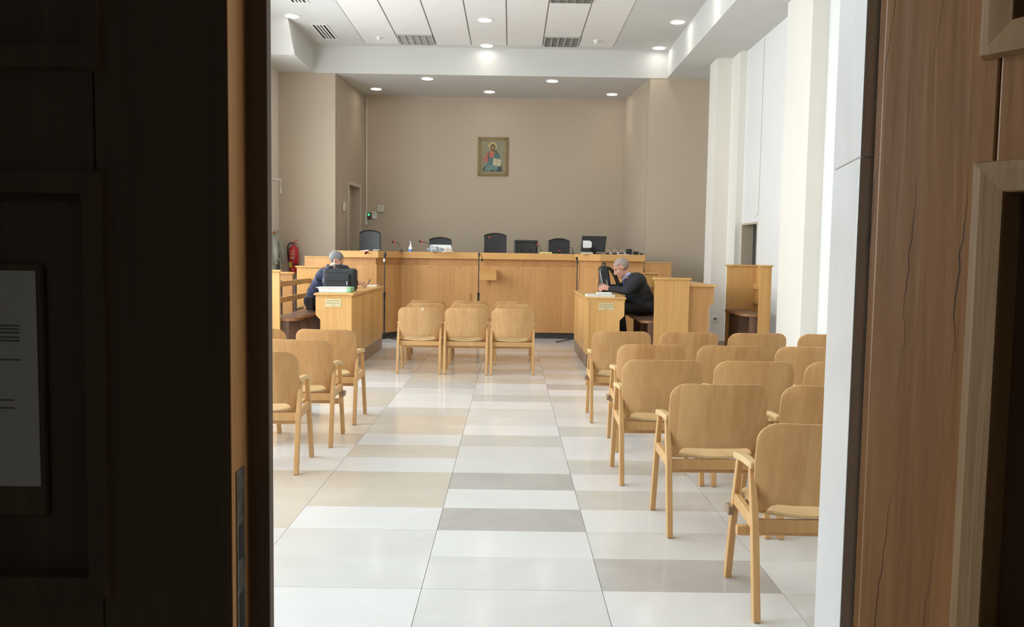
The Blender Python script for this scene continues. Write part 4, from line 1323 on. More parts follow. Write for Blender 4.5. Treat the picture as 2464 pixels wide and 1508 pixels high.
for pts in ([(fx0, fz0), (fx1, fz0), (fx1 - fw, fz0 + fw), (fx0 + fw, fz0 + fw)], [(fx1, fz0), (fx1, fz1), (fx1 - fw, fz1 - fw), (fx1 - fw, fz0 + fw)],
            [(fx1, fz1), (fx0, fz1), (fx0 + fw, fz1 - fw), (fx1 - fw, fz1 - fw)], [(fx0, fz1), (fx0, fz0), (fx0 + fw, fz0 + fw), (fx0 + fw, fz1 - fw)]):
    MB().prism(pts, 'y', yf, DB).build('frame_side', 'gilt', t, 0.008)
ins = fw
for (a0, a1, c0, c1) in ((fx0 + ins, fx0 + ins + 0.014, fz0 + ins, fz1 - ins), (fx1 - ins - 0.014, fx1 - ins, fz0 + ins, fz1 - ins), (fx0 + ins, fx1 - ins, fz0 + ins, fz0 + ins + 0.014), (fx0 + ins, fx1 - ins, fz1 - ins - 0.014, fz1 - ins)):
    bx(a0, yf + 0.012, c0, a1, DB, c1).build('slip', 'gilt_l', t)
cv = bx(fx0 + ins, DB - 0.016, fz0 + ins, fx1 - ins, DB - 0.001, fz1 - ins).build('canvas', 'ic_bg', t)
lay = [0]


def paint(name, mat, pts):
    lay[0] += 1
    y = DB - 0.016 - 0.0004 * lay[0]
    z0 = MB().prism([rel(*p) for p in pts], 'y', y, y + 0.0003)
    z0.build(name, mat, cv)


def disc(cu_, cv_, ru, rv, n=22):
    return [(cu_ + ru * math.cos(2 * math.pi * k / n), cv_ + rv * math.sin(2 * math.pi * k / n)) for k in range(n)]


paint('halo', 'ic_halo', disc(0.49, 0.765, 0.142, 0.11))
paint('seat_shadow', 'ic_dark', [(0.16, 0.115), (0.80, 0.115), (0.80, 0.27), (0.66, 0.33), (0.3, 0.3), (0.17, 0.2)])
paint('mantle', 'ic_teal', [(0.36, 0.24), (0.66, 0.24), (0.735, 0.45), (0.70, 0.57), (0.62, 0.65), (0.555, 0.665), (0.53, 0.56), (0.40, 0.48), (0.36, 0.40), (0.30, 0.30)])
paint('knee_drapery', 'ic_teal2', [(0.20, 0.14), (0.40, 0.12), (0.46, 0.17), (0.60, 0.12), (0.67, 0.20), (0.66, 0.29), (0.47, 0.29), (0.28, 0.28)])
paint('sleeve', 'ic_pink', [(0.17, 0.42), (0.25, 0.35), (0.33, 0.37), (0.36, 0.52), (0.35, 0.62), (0.29, 0.58), (0.22, 0.50)])
paint('sash', 'ic_purple', [(0.33, 0.36), (0.385, 0.44), (0.39, 0.63), (0.36, 0.65), (0.345, 0.52)])
paint('tunic', 'ic_red', [(0.39, 0.50), (0.47, 0.47), (0.53, 0.49), (0.545, 0.61), (0.52, 0.655), (0.42, 0.65), (0.385, 0.61)])
paint('shoulder_edge', 'ic_dark', [(0.545, 0.665), (0.60, 0.655), (0.66, 0.60), (0.72, 0.50), (0.73, 0.46), (0.70, 0.50), (0.64, 0.59), (0.58, 0.63), (0.53, 0.64)])
paint('hair', 'ic_hair', disc(0.49, 0.742, 0.088, 0.085))
paint('beard', 'ic_hair', [(0.43, 0.70), (0.56, 0.70), (0.555, 0.655), (0.50, 0.635), (0.45, 0.655)])
paint('face', 'ic_face', disc(0.49, 0.735, 0.052, 0.057))
paint('book_page', 'ic_book', [(0.495, 0.285), (0.625, 0.265), (0.635, 0.45), (0.52, 0.465)])
paint('book_page', 'ic_book', [(0.63, 0.265), (0.755, 0.245), (0.785, 0.425), (0.64, 0.45)])

# fire extinguisher on the front wall
a = at(707, 655, DF - 0.10)
t = thing('fire_extinguisher', 'red fire extinguisher with yellow label hanging on the beige wall', 'fire extinguisher', (a.x, DF - 0.10, a.z))
c = (a.x, DF - 0.10, 0)
z0 = a.z
zt = at(707, 590, DF - 0.10).z
MB().lathe([(0, z0 + 0.01), (0.07, z0), (0.085, z0 + 0.02), (0.086, zt - 0.09), (0.07, zt - 0.04), (0.03, zt - 0.01), (0.022, zt + 0.01), (0, zt + 0.01)], c, 22).build('cylinder', 'red', t, smooth=True)
MB().lathe([(0.0865, z0 + 0.14), (0.0870, z0 + 0.14), (0.0870, z0 + 0.16), (0.0865, z0 + 0.16), (0.0865, z0 + 0.14)], c, 22).build('band', 'rubber', t)
mb = MB()
vs = []
for k in range(7):
    an = R(215 + 8 * k)
    for zz in (z0 + 0.09, z0 + 0.19):
        vs.append((c[0] + 0.0880 * math.cos(an), c[1] + 0.0880 * math.sin(an), zz))
mb.add(vs, [(2 * k, 2 * k + 2, 2 * k + 3, 2 * k + 1) for k in range(6)])
mb.build('yellow_label', 'yellow', t)
for (w_, zz, h_) in ((0.03, z0 + 0.38, 0.012), (0.035, z0 + 0.33, 0.016), (0.03, z0 + 0.29, 0.012), (0.035, z0 + 0.25, 0.02), (0.028, z0 + 0.05, 0.012)):
    bx(c[0] - w_, c[1] - 0.0895, zz, c[0] + w_, c[1] - 0.082, zz + h_).build('printed_line', 'tape', t)
MB().lathe([(0, zt), (0.022, zt), (0.022, zt + 0.05), (0, zt + 0.05)], c, 12).build('valve', 'brush', t)
MB().beam((c[0] - 0.03, c[1], zt + 0.045), (c[0] + 0.085, c[1], zt + 0.105), 0.022, 0.012).build('handle', 'red', t)
MB().beam((c[0] - 0.03, c[1], zt + 0.03), (c[0] + 0.07, c[1], zt + 0.035), 0.022, 0.012).build('carry_handle', 'red', t)
pts = [(c[0] - 0.02, c[1], zt + 0.035), (c[0] - 0.07, c[1], zt + 0.04), (c[0] - 0.105, c[1], zt - 0.01), (c[0] - 0.11, c[1], zt - 0.12), (c[0] - 0.095, c[1], zt - 0.25), (c[0] - 0.09, c[1], zt - 0.3)]
MB().tube(pts, 0.014, 8).build('hose', 'rubber', t)
bx(c[0] - 0.03, DF - 0.02, zt - 0.12, c[0] + 0.03, DF, zt - 0.04).build('wall_bracket', 'brush', t)

# coat rack with a jacket, by the corner
yc = 14.75
t = thing('coat_rack', 'short wooden coat rail with metal hooks on the cream wall', 'coat rack', (XL + 0.01, yc, 1.70))
za, zb = at(660, 573, yc).z, at(660, 557, yc).z
bx(XL, yc - 0.75, za, XL + 0.025, yc + 0.28, zb).build('rail', 'oak_bench', t, 0.003)
for k in range(5):
    yy = yc - 0.62 + 0.2 * k
    MB().tube([(XL + 0.025, yy, za + 0.07), (XL + 0.07, yy, za + 0.06), (XL + 0.085, yy, za + 0.10), (XL + 0.08, yy, zb + 0.03)], 0.006, 6).build('hook', 'brush', t)
t = thing('hanging_jacket', 'grey olive jacket hanging from the wooden coat rail', 'jacket', (XL + 0.12, yc - 0.1, 1.15))
jt = za + 0.06
mb = MB()
prof = [(jt, 0.03, 0.045), (jt - 0.05, 0.10, 0.07), (jt - 0.12, 0.17, 0.09), (jt - 0.3, 0.20, 0.105), (jt - 0.55, 0.215, 0.11), (jt - 0.75, 0.22, 0.11)]
vs, fs, n = [], [], 20
for z, ry, rx in prof:
    for k in range(n):
        a_ = 2 * math.pi * k / n
        wob = 1 + 0.10 * math.sin(5 * a_ + z * 6)
        vs.append((XL + 0.125 + rx * wob * math.cos(a_), yc - 0.22 + ry * wob * math.sin(a_), z))
for i in range(len(prof) - 1):
    fs += [(i * n + k, i * n + (k + 1) % n, (i + 1) * n + (k + 1) % n, (i + 1) * n + k) for k in range(n)]
fs += [tuple(range(n)), tuple(range(len(prof) * n - 1, (len(prof) - 1) * n - 1, -1))]
mb.add(vs, fs)
mb.build('body', 'jacket_olive', t, smooth=True)
for s in (-1, 1):
    MB().tube([(XL + 0.15, yc - 0.22 + s * 0.15, jt - 0.10), (XL + 0.20, yc - 0.22 + s * 0.2, jt - 0.3), (XL + 0.21, yc - 0.22 + s * 0.2, jt - 0.52)], [0.055, 0.05, 0.042], 10).build('sleeve', 'jacket_olive', t, smooth=True)
MB().tube([(XL + 0.16, yc - 0.26, jt - 0.02), (XL + 0.215, yc - 0.28, jt - 0.14), (XL + 0.235, yc - 0.27, jt - 0.4)], 0.012, 6).build('dark_lining', 'black', t)
bx(XL + 0.19, yc - 0.38, jt - 0.62, XL + 0.24, yc - 0.27, jt - 0.45).build('pocket', 'black', t, 0.01)
# pull-cord bracket on the left wall
a = at(668, 432, 15.0)
t = thing('cord_bracket', 'white wall bracket with a short hanging pull cord', 'bracket', (XL + 0.03, 15.0, a.z - 0.2))
MB().tube([(XL, 14.4, a.z - 0.02), (XL + 0.05, 14.95, a.z), (XL + 0.10, 15.05, a.z + 0.005)], 0.018, 8).build('arm', 'white_pl', t)
MB().tube([(XL + 0.10, 15.05, a.z), (XL + 0.105, 15.05, a.z - 0.16)], 0.006, 6).build('cord', 'white_pl', t)
MB().tube([(XL + 0.105, 15.05, a.z - 0.15), (XL + 0.106, 15.05, a.z - 0.24)], 0.014, 8).build('cord_handle', 'white_pl', t)

# switches and boxes in the apse
a, b_ = at(818, 509, 15.85), at(831, 487, 15.85)
xs = XA(15.85)
t = thing('light_switch', 'white double light switch on the narrow wall by the doorway', 'light switch', (xs, 15.85, a.z))
MB().box(xs - 0.0, 15.75, a.z, xs + 0.022, 15.95, b_.z).build('switch_plate', 'white_pl', t, 0.004)
for k in (0, 1):
    bx(xs + 0.018, 15.775 + 0.08 * k, a.z + 0.045, xs + 0.032, 15.84 + 0.08 * k, b_.z - 0.04).build('rocker', 'cream_pl', t, 0.003)
for nm, lb, (x0_, y0_, x1_, y1_), mt_ in (('card_reader', 'black card reader with a glowing green light', (884, 527, 893, 512), 'black'),
                                           ('wall_box', 'small white wall box next to the card reader', (896, 526, 907, 510), 'white_pl'),
                                           ('junction_box', 'cream double switch box higher up the apse wall', (908, 510, 925, 494), 'cream_pl')):
    a, b_ = at(x0_, y0_, DB), at(x1_, y1_, DB)
    t = thing(nm, lb, 'wall box', ((a.x + b_.x) / 2, DB, a.z))
    bx(a.x, DB - 0.04, a.z, b_.x, DB, b_.z).build('case', mt_, t, 0.006)
    if nm == 'card_reader':
        MB().ell(((a.x + b_.x) / 2 - 0.002, DB - 0.042, b_.z - 0.04), (0.022, 0.008, 0.022), 14, 8).build('indicator_light', 'led_green', t)
        bx(a.x + 0.025, DB - 0.042, a.z + 0.03, b_.x - 0.025, DB - 0.039, a.z + 0.055).build('reader_slot', 'red_dot', t)
    elif nm == 'wall_box':
        bx(a.x + 0.015, DB - 0.043, a.z + 0.075, b_.x - 0.015, DB - 0.039, b_.z - 0.02).build('cover', 'cream_pl', t)
    else:
        bx((a.x + b_.x) / 2 - 0.003, DB - 0.043, a.z + 0.01, (a.x + b_.x) / 2 + 0.003, DB - 0.038, b_.z - 0.01).build('seam', 'engrave', t)
        MB().ell((b_.x - 0.05, DB - 0.042, b_.z - 0.035), (0.018, 0.008, 0.018), 12, 6).build('knob', 'white_pl', t)
a, b_ = at(880, 540, DB), at(880, 236, DB)
t = thing('cable_trunking', 'pale vertical cable trunking in the corner of the apse', 'trunking', (BL + 0.03, DB, a.z))
bx(BL + 0.005, DB - 0.025, a.z, BL + 0.033, DB, b_.z).build('channel', 'cream_wall', t)
bx(BL - 0.005, DB - 0.035, a.z - 0.01, BL + 0.04, DB, at(880, 513, DB).z).build('end_box', 'white_pl', t, 0.004)
# thin cable on the white wall, and a socket
zz0, zz1 = at(1822, 520, 12.3).z, 4.70
pts = [(XR - 0.006, 12.33, 4.70), (XR - 0.006, 12.33, 3.5), (XR - 0.008, 12.33, zz0 + 0.1), (XR - 0.010, 12.37, zz0 + 0.03), (XR - 0.02, 12.45, zz0)]
tag(MB().tube(pts, 0.0035, 6).build('wall_cable', 'cream_pl'), 'thin grey cable running down the white wall above the doorway', 'cable')
a = at(1720, 767, 13.70)
t = thing('wall_socket', 'white wall socket low on the pilaster behind second desk', 'socket', (a.x, 13.70, a.z - 0.045))
bx(a.x - 0.048, 13.685, a.z - 0.048, a.x + 0.048, 13.70, a.z + 0.048).build('socket_plate', 'white_pl', t, 0.005)
MB().lathe([(0, -0.004), (0.022, -0.004), (0.022, 0.003), (0, 0.003)], (a.x, 13.685, a.z), 16, 'y').build('socket_hole', 'brush', t)


# ------------------------------------------------------------------ people
def fuse(parts, name, mat, parent, voxel=0.008, smooth_it=4):
    """join closed shapes into one continuous skin"""
    mb = MB()
    for p_ in parts:
        mb.v, mb.f = mb.v, mb.f
        mb.add(p_.v, p_.f)
    me = mb.mesh(name)
    tmp = bpy.data.objects.new(name, me)
    COL.objects.link(tmp)
    r_ = tmp.modifiers.new('remesh', 'REMESH')
    r_.mode = 'VOXEL'
    r_.voxel_size = voxel
    s_ = tmp.modifiers.new('smooth', 'SMOOTH')
    s_.factor = 0.5
    s_.iterations = smooth_it
    dg = bpy.context.evaluated_depsgraph_get()
    me2 = bpy.data.meshes.new_from_object(tmp.evaluated_get(dg))
    bpy.data.objects.remove(tmp)
    me2.materials.clear()
    me2.materials.append(M[mat])
    for p_ in me2.polygons:
        p_.use_smooth = True
    o = bpy.data.objects.new(name, me2)
    COL.objects.link(o)
    o.parent = parent
    return o


def cap(p0, p1, r0, r1, n=16):
    """tapered capsule"""
    p0, p1 = Vector(p0), Vector(p1)
    t_ = (p1 - p0).normalized()
    pts, rs = [], []
    for k in range(5):
        a = math.pi / 2 * (1 - k / 4)
        pts.append(p0 - t_ * r0 * math.sin(a)); rs.append(max(r0 * math.cos(a), 0.0008))
    for k in range(5):
        a = math.pi / 2 * k / 4
        pts.append(p1 + t_ * r1 * math.sin(a)); rs.append(max(r1 * math.cos(a), 0.0008))
    return MB().tube(pts, rs, n)


def el(c, r, rot=None):
    return MB().ell(c, r, 20, 14, rot)


def hand(wrist, direction, curl_axis, out_side, scale=1.0):
    """palm and five curled fingers; direction along the hand, curl_axis bends, out_side = thumb side"""
    w_, d_, c_, s_ = Vector(wrist), Vector(direction).normalized(), Vector(curl_axis).normalized(), Vector(out_side).normalized()
    ps = []
    for k in range(4):
        o_ = s_ * (0.030 - 0.020 * k)
        ps.append(cap(w_ + o_ * 0.6, w_ + d_ * 0.085 * scale + o_, 0.016, 0.014, 10))
        ln = [0.040, 0.046, 0.043, 0.034][k]
        a = w_ + d_ * 0.088 * scale + o_
        b1 = a + (d_ * 0.8 + c_ * 0.6).normalized() * ln
        b2 = b1 + (d_ * 0.15 + c_).normalized() * ln * 0.75
        b3 = b2 + (c_ - d_ * 0.5).normalized() * ln * 0.5
        ps += [cap(a, b1, 0.0105, 0.0095, 10), cap(b1, b2, 0.0095, 0.0085, 10), cap(b2, b3, 0.0085, 0.0075, 10)]
    a = w_ + d_ * 0.025 + s_ * 0.028
    b1 = a + (d_ * 0.7 + s_ * 0.6 + c_ * 0.3).normalized() * 0.045
    b2 = b1 + (d_ + c_ * 0.5).normalized() * 0.032
    ps += [cap(a, b1, 0.015, 0.012, 10), cap(b1, b2, 0.012, 0.009, 10)]
    return ps


def head_parts(c, tilt, k=1.0):
    """skull, jaw, nose, brow, ears in head axes: +x face, +z crown; tilt bends the face down"""
    rot = Matrix.Rotation(tilt, 3, 'Y')
    c = Vector(c)
    P = lambda x, y, z: c + rot @ Vector((x * k, y * k, z * k))
    ps = [el(P(-0.012, 0, 0.035), (0.098 * k, 0.077 * k, 0.088 * k), rot),
          el(P(0.028, 0, -0.025), (0.066 * k, 0.062 * k, 0.085 * k), rot),
          el(P(0.048, 0, -0.085), (0.036 * k, 0.042 * k, 0.032 * k), rot),
          el(P(0.02, 0, -0.068), (0.052 * k, 0.056 * k, 0.042 * k), rot),
          cap(P(0.088, 0, 0.012), P(0.112, 0, -0.026), 0.009 * k, 0.014 * k),
          el(P(0.098, 0, -0.034), (0.015 * k, 0.020 * k, 0.010 * k), rot),
          cap(P(0.080, -0.035, 0.030), P(0.080, 0.035, 0.030), 0.011 * k, 0.011 * k),
          cap(P(0.082, -0.02, -0.064), P(0.082, 0.02, -0.064), 0.009 * k, 0.009 * k)]
    for s in (-1, 1):
        ps.append(el(P(-0.008, s * 0.078, -0.002), (0.015 * k, 0.008 * k, 0.026 * k), rot))
        ps.append(el(P(0.058, s * 0.036, -0.02), (0.025 * k, 0.022 * k, 0.024 * k), rot))
    return ps, P, rot


def face_bits(P, rot, parent, k=1.0):
    for s in (-1, 1):
        MB().ell(P(0.080, s * 0.033, 0.008), (0.006, 0.009, 0.0045), 12, 8, rot).build('eye', 'rubber', parent, local=True)
        MB().beam(P(0.087, s * 0.018, 0.034), P(0.074, s * 0.050, 0.034), 0.007, 0.006).build('eyebrow', 'hair_grey', parent, local=True)
    MB().beam(P(0.0915, -0.022, -0.064), P(0.0915, 0.022, -0.064), 0.004, 0.005).build('mouth', 'ic_pink', parent, local=True)


def person(label, loc, rotz, hk, bulk, head_c, tilt, neck, chest, waist, hip, arms, legs, top, hair, hairline, kind):
    t = thing('person', label, 'person', loc, rotz)
    hp, P, rot = head_parts(head_c, tilt, hk)
    parts = list(hp)
    hc, nk, ch, wa, hi = Vector(head_c), Vector(neck), Vector(chest), Vector(waist), Vector(hip)
    parts += [cap(nk - Vector((0.01, 0, 0.02)), hc + Vector((0.0, 0, -0.05)), 0.060, 0.056)]
    parts += [cap(ch, nk, 0.10, 0.055), cap(hi, ch, 0.11, 0.10)]
    jk = []
    # torso of the garment: wide, shallow ellipsoids down the spine
    lean = math.atan2(ch.x - wa.x, ch.z - wa.z)
    rj = Matrix.Rotation(lean, 3, 'Y')
    jk += [el(ch + Vector((0.01, 0, 0.03)), (0.130 * bulk, 0.200, 0.155), rj), el((ch + wa) / 2, (0.135 * bulk, 0.188, 0.16), rj), el(wa, (0.138 * bulk, 0.184, 0.15), rj), el(hi + Vector((0, 0, 0.03)), (0.145, 0.192, 0.12))]
    jk += [cap(nk + Vector((-0.02, -0.05, -0.01)), ch + Vector((-0.02, -0.17, 0.055)), 0.052, 0.068), cap(nk + Vector((-0.02, 0.05, -0.01)), ch + Vector((-0.02, 0.17, 0.055)), 0.052, 0.068)]
    jk += [cap(nk + Vector((-0.035, -0.03, -0.005)), nk + Vector((-0.035, 0.03, -0.005)), 0.052, 0.052)]
    if kind == 'suit':      # open jacket hanging forward, hem flaring over the seat
        jk += [el(wa + Vector((0.10, 0, 0.0)), (0.165, 0.185, 0.19)), el(ch + Vector((0.07, 0, -0.02)), (0.14, 0.19, 0.15), rj), cap(hi + Vector((-0.07, -0.10, 0.0)), hi + Vector((-0.07, 0.10, 0.0)), 0.105, 0.105), cap(hi + Vector((0.12, -0.10, 0.03)), hi + Vector((0.12, 0.10, 0.03)), 0.11, 0.11)]
    else:
        jk += [el(ch + Vector((0.05, 0, -0.02)), (0.13, 0.19, 0.15), rj), el(wa + Vector((0.05, 0, 0)), (0.14, 0.18, 0.16))]
    for (sh_, elb, wr, hd, cax, ths) in arms:
        sh_, elb, wr = Vector(sh_), Vector(elb), Vector(wr)
        dirn = (wr - elb).normalized()
        parts += [cap(sh_, elb, 0.050, 0.040), cap(elb, wr, 0.038, 0.028)]
        parts += hand(wr, hd, cax, ths)
        jk += [cap(sh_, elb, 0.078 * bulk, 0.062 * bulk), cap(elb, wr - dirn * 0.01, 0.060 * bulk, 0.043)]
    for (h_, kn, an, toe) in legs:
        parts += [cap(h_, kn, 0.08, 0.055), cap(kn, an, 0.052, 0.036)]
    body = fuse(parts, 'body', 'skin', t, 0.0065, 3)
    fuse(jk, 'jacket', top, t, 0.009, 16)
    tr_ = []
    for (h_, kn, an, toe) in legs:
        tr_ += [cap(h_, kn, 0.100, 0.076), cap(kn, Vector(an) + Vector((0, 0, 0.03)), 0.074, 0.060)]
    tr_.append(el(hi, (0.14, 0.185, 0.105)))
    fuse(tr_, 'trousers', 'trouser', t, 0.010, 4)
    for (h_, kn, an, toe) in legs:
        an, toe = Vector(an), Vector(toe)
        fuse([cap(an + Vector((-0.02, 0, -0.045)), toe, 0.042, 0.034), cap(an, an + Vector((-0.02, 0, -0.04)), 0.045, 0.042)], 'shoe', 'leather', t, 0.009, 3)
    # hair: a cap over the back and crown, kept off the face
    hmb = el(P(-0.016, 0, 0.037), (0.103 * hk, 0.082 * hk, 0.092 * hk), rot)
    me = hmb.mesh('hair', True)
    bm = bmesh.new()
    bm.from_mesh(me)
    inv = rot.inverted()
    dead = []
    for f_ in bm.faces:
        q = inv @ (f_.calc_center_median() - hc) / hk
        if not hairline(q):
            dead.append(f_)
    bmesh.ops.delete(bm, geom=dead, context='FACES')
    bm.to_mesh(me)
    bm.free()
    me.materials.append(M[hair])
    ho = bpy.data.objects.new('hair', me)
    COL.objects.link(ho)
    ho.parent = t
    sm_ = ho.modifiers.new('thick', 'SOLIDIFY')
    sm_.thickness = 0.012
    sm_.offset = -1
    face_bits(P, rot, t)
    return t, P, rot


# the man in navy, writing at the near desk; local +x is the way he faces, +y his left
L0 = (-2.87, 12.15, 0.0)
tl, P, rot = person('man in dark navy uniform bent over papers, writing at the desk', L0, 0.0, 1.06, 1.04,
                    (0.325, 0.0, 1.375), R(28), (0.245, 0, 1.235), (0.145, 0, 1.09), (0.045, 0, 0.90), (0.0, 0, 0.755),
                    [((0.165, -0.185, 1.165), (0.39, -0.27, 1.045), (0.640, -0.08, 1.06), (0.95, 0.25, 0.0), (0.1, 0.2, -1), (-0.3, 0.9, 0.3)),
                     ((0.165, 0.185, 1.165), (0.36, 0.30, 1.03), (0.57, 0.28, 1.025), (1, -0.25, -0.05), (0.1, -0.1, -1), (0.2, -0.95, 0.2))],
                    [((0.02, -0.095, 0.745), (0.42, -0.13, 0.745), (0.40, -0.13, 0.27), (0.53, -0.13, 0.215)), ((0.02, 0.095, 0.745), (0.42, 0.13, 0.745), (0.40, 0.13, 0.27), (0.53, 0.13, 0.215))],
                    'navy', 'hair_grey', lambda q: (q.z > 0.035 and q.x < 0.066 + 0.0 * q.z) or (q.x < -0.02 and q.z > -0.055 + 0.3 * (q.x + 0.1) * 0 and abs(q.y) > -1 and q.x < -0.012) and q.z > -0.05, 'navy')
e0, e1 = P(0.0, -0.092, -0.004), P(0.014, -0.090, -0.045)
MB().tube([e0, e1], [0.0075, 0.0055], 8).build('earbud', 'white_pl', tl, local=True)
cp = [Vector((0.262 + 0.060 * math.cos(a_), 0.066 * math.sin(a_), 1.256 - 0.036 * math.cos(a_))) for a_ in [R(20 + 40 * k) for k in range(9)]]
MB().tube(cp, 0.026, 8).build('shirt_collar', 'navy', tl, smooth=True, local=True)
bx(-0.06, -0.245, 0.66, 0.045, -0.19, 0.86).build('holster', 'bag_leather', tl, 0.015, local=True)
# pen in his hand
a = Vector(L0) + Vector((0.755, -0.02, 1.0))
t = thing('pen', 'dark pen held in the hand of the man in navy', 'pen', tuple(a))
MB().tube([a + Vector((0.0, 0.03, -0.012)), a + Vector((0.065, 0.05, 0.105))], [0.003, 0.006], 8).build('barrel', 'ic_purple', t)
MB().tube([a + Vector((0.035, 0.041, 0.05)), a + Vector((0.065, 0.05, 0.105))], [0.0065, 0.007], 8).build('cap', 'tie', t)

# the man in the suit; he faces the other way, so his near side is his left
R0 = (1.955, 12.15, 0.0)
tr2, P, rot = person('man in black suit and blue shirt leaning over a bag on desk', R0, math.pi, 1.15, 1.14,
                     (0.335, 0.0, 1.325), R(30), (0.215, 0, 1.215), (0.095, 0, 1.085), (0.01, 0, 0.89), (-0.03, 0, 0.755),
                     [((0.12, 0.190, 1.15), (0.275, 0.285, 1.005), (0.515, 0.16, 1.025), (0.9, -0.3, 0.25), (0.45, -0.2, -0.55), (0.2, -0.2, 0.95)),
                      ((0.12, -0.190, 1.15), (0.30, -0.27, 1.02), (0.52, -0.10, 1.04), (0.9, 0.3, 0.2), (0.3, 0.2, -0.7), (0.2, 0.3, 0.9))],
                     [((-0.01, 0.10, 0.745), (0.37, 0.15, 0.74), (0.30, 0.15, 0.27), (0.43, 0.15, 0.215)), ((-0.01, -0.10, 0.745), (0.37, -0.14, 0.74), (0.30, -0.14, 0.27), (0.43, -0.14, 0.215))],
                     'suit', 'hair_brown', lambda q: (q.z > 0.060 and q.x < 0.058) or (q.x < -0.025 and q.z > -0.04), 'suit')
MB().tube([Vector((0.19, 0.068, 1.20)), Vector((0.225, 0.052, 1.245)), Vector((0.275, 0.03, 1.215)), Vector((0.305, 0.0, 1.165))], [0.020, 0.026, 0.026, 0.018], 8).build('shirt_collar', 'shirt', tr2, local=True)
MB().tube([Vector((0.19, -0.068, 1.20)), Vector((0.225, -0.052, 1.245)), Vector((0.275, -0.03, 1.215)), Vector((0.305, 0.0, 1.165))], [0.020, 0.026, 0.026, 0.018], 8).build('shirt_collar', 'shirt', tr2, local=True)
MB().tube([Vector((0.30, 0.0, 1.17)), Vector((0.285, 0.0, 1.10)), Vector((0.26, 0, 0.99))], [0.018, 0.026, 0.034], 8).build('tie', 'tie', tr2, local=True)
MB().hexa([(0.20, 0.075, 1.20), (0.27, 0.06, 1.09), (0.245, 0.085, 1.09), (0.18, 0.09, 1.18), (0.215, 0.08, 1.225), (0.285, 0.065, 1.11), (0.26, 0.09, 1.11), (0.19, 0.095, 1.20)]).build('lapel', 'suit', tr2, 0.004, local=True)

# ------------------------------------------------------------------ things on the counsel desks
ZL, ZRD = 0.978, 0.95
# black laptop bag
a, b_ = at(777, 700, 11.15), at(856, 646, 11.15)
t = thing('laptop_bag', 'bulky black laptop bag standing on the desk before navy man', 'bag', ((a.x + b_.x) / 2, 11.2, ZL))
zt = b_.z
MB().box(a.x, 11.12, ZL, b_.x, 11.33, zt).build('body', 'bag', t, 0.045, 4)
MB().box(a.x + 0.03, 11.085, ZL + 0.01, b_.x - 0.07, 11.14, zt - 0.07).build('front_pocket', 'bag', t, 0.02, 3)
MB().box(a.x + 0.06, 11.072, ZL + 0.14, b_.x - 0.11, 11.09, ZL + 0.155).build('zip', 'black', t)
MB().box(b_.x - 0.108, 11.068, ZL + 0.085, b_.x - 0.096, 11.084, ZL + 0.135).build('zip_pull', 'chrome', t)
MB().box(a.x - 0.004, 11.15, ZL + 0.11, a.x + 0.006, 11.19, ZL + 0.165).build('buckle', 'chrome', t)
MB().tube([(a.x + 0.07, 11.22, zt - 0.01), (a.x + 0.12, 11.22, zt + 0.03), (a.x + 0.22, 11.22, zt + 0.04), (a.x + 0.31, 11.22, zt + 0.025), (a.x + 0.34, 11.22, zt - 0.01)], 0.015, 8).build('handle', 'bag', t)
MB().tube([(a.x + 0.02, 11.25, zt - 0.02), (a.x + 0.08, 11.20, zt + 0.02), (a.x + 0.16, 11.17, zt + 0.028), (a.x + 0.24, 11.19, zt + 0.012), (a.x + 0.33, 11.24, zt + 0.01)], 0.014, 8).build('shoulder_strap', 'bag', t)
MB().tube([(a.x + 0.135, 11.15, zt + 0.045), (a.x + 0.16, 11.15, zt + 0.02)], 0.012, 8).build('strap_ring', 'chrome', t)
# lever file of papers
a, b_ = at(766, 702, 10.85), at(848, 690, 10.85)
t = thing('paper_file', 'thick white paper file with green spine on the desk corner', 'file', ((a.x + b_.x) / 2, 10.9, ZL))
MB().box(a.x + 0.04, 10.72, ZL, b_.x, 10.98, ZL + 0.006).build('lower_cover', 'green', t)
MB().hexa([(a.x + 0.04, 10.73, ZL + 0.006), (b_.x - 0.015, 10.73, ZL + 0.006), (b_.x - 0.015, 10.97, ZL + 0.006), (a.x + 0.04, 10.97, ZL + 0.006), (a.x + 0.02, 10.73, ZL + 0.055), (b_.x - 0.015, 10.73, ZL + 0.06), (b_.x - 0.015, 10.97, ZL + 0.06), (a.x + 0.02, 10.97, ZL + 0.055)]).build('paper_block', 'paper', t)
MB().hexa([(a.x - 0.005, 10.72, ZL + 0.056), (b_.x - 0.05, 10.72, ZL + 0.062), (b_.x - 0.05, 10.98, ZL + 0.062), (a.x - 0.005, 10.98, ZL + 0.056), (a.x - 0.005, 10.72, ZL + 0.062), (b_.x - 0.05, 10.72, ZL + 0.068), (b_.x - 0.05, 10.98, ZL + 0.068), (a.x - 0.005, 10.98, ZL + 0.062)]).build('upper_cover', 'paper', t)
MB().box(b_.x - 0.05, 10.72, ZL + 0.006, b_.x + 0.004, 10.98, ZL + 0.066).build('spine', 'green', t, 0.01)
# papers he writes on
c0 = atz(892, 687, ZL + 0.01)
o = MB().hexa([(c0.x - 0.12, c0.y - 0.14, ZL), (c0.x + 0.10, c0.y - 0.12, ZL), (c0.x + 0.10, c0.y + 0.16, ZL), (c0.x - 0.12, c0.y + 0.14, ZL), (c0.x - 0.12, c0.y - 0.14, ZL + 0.012), (c0.x + 0.11, c0.y - 0.12, ZL + 0.02), (c0.x + 0.11, c0.y + 0.16, ZL + 0.02), (c0.x - 0.12, c0.y + 0.14, ZL + 0.012)]).build('writing_paper', 'paper')
tag(o, 'white paper sheets under the hand of the man in navy', 'papers')
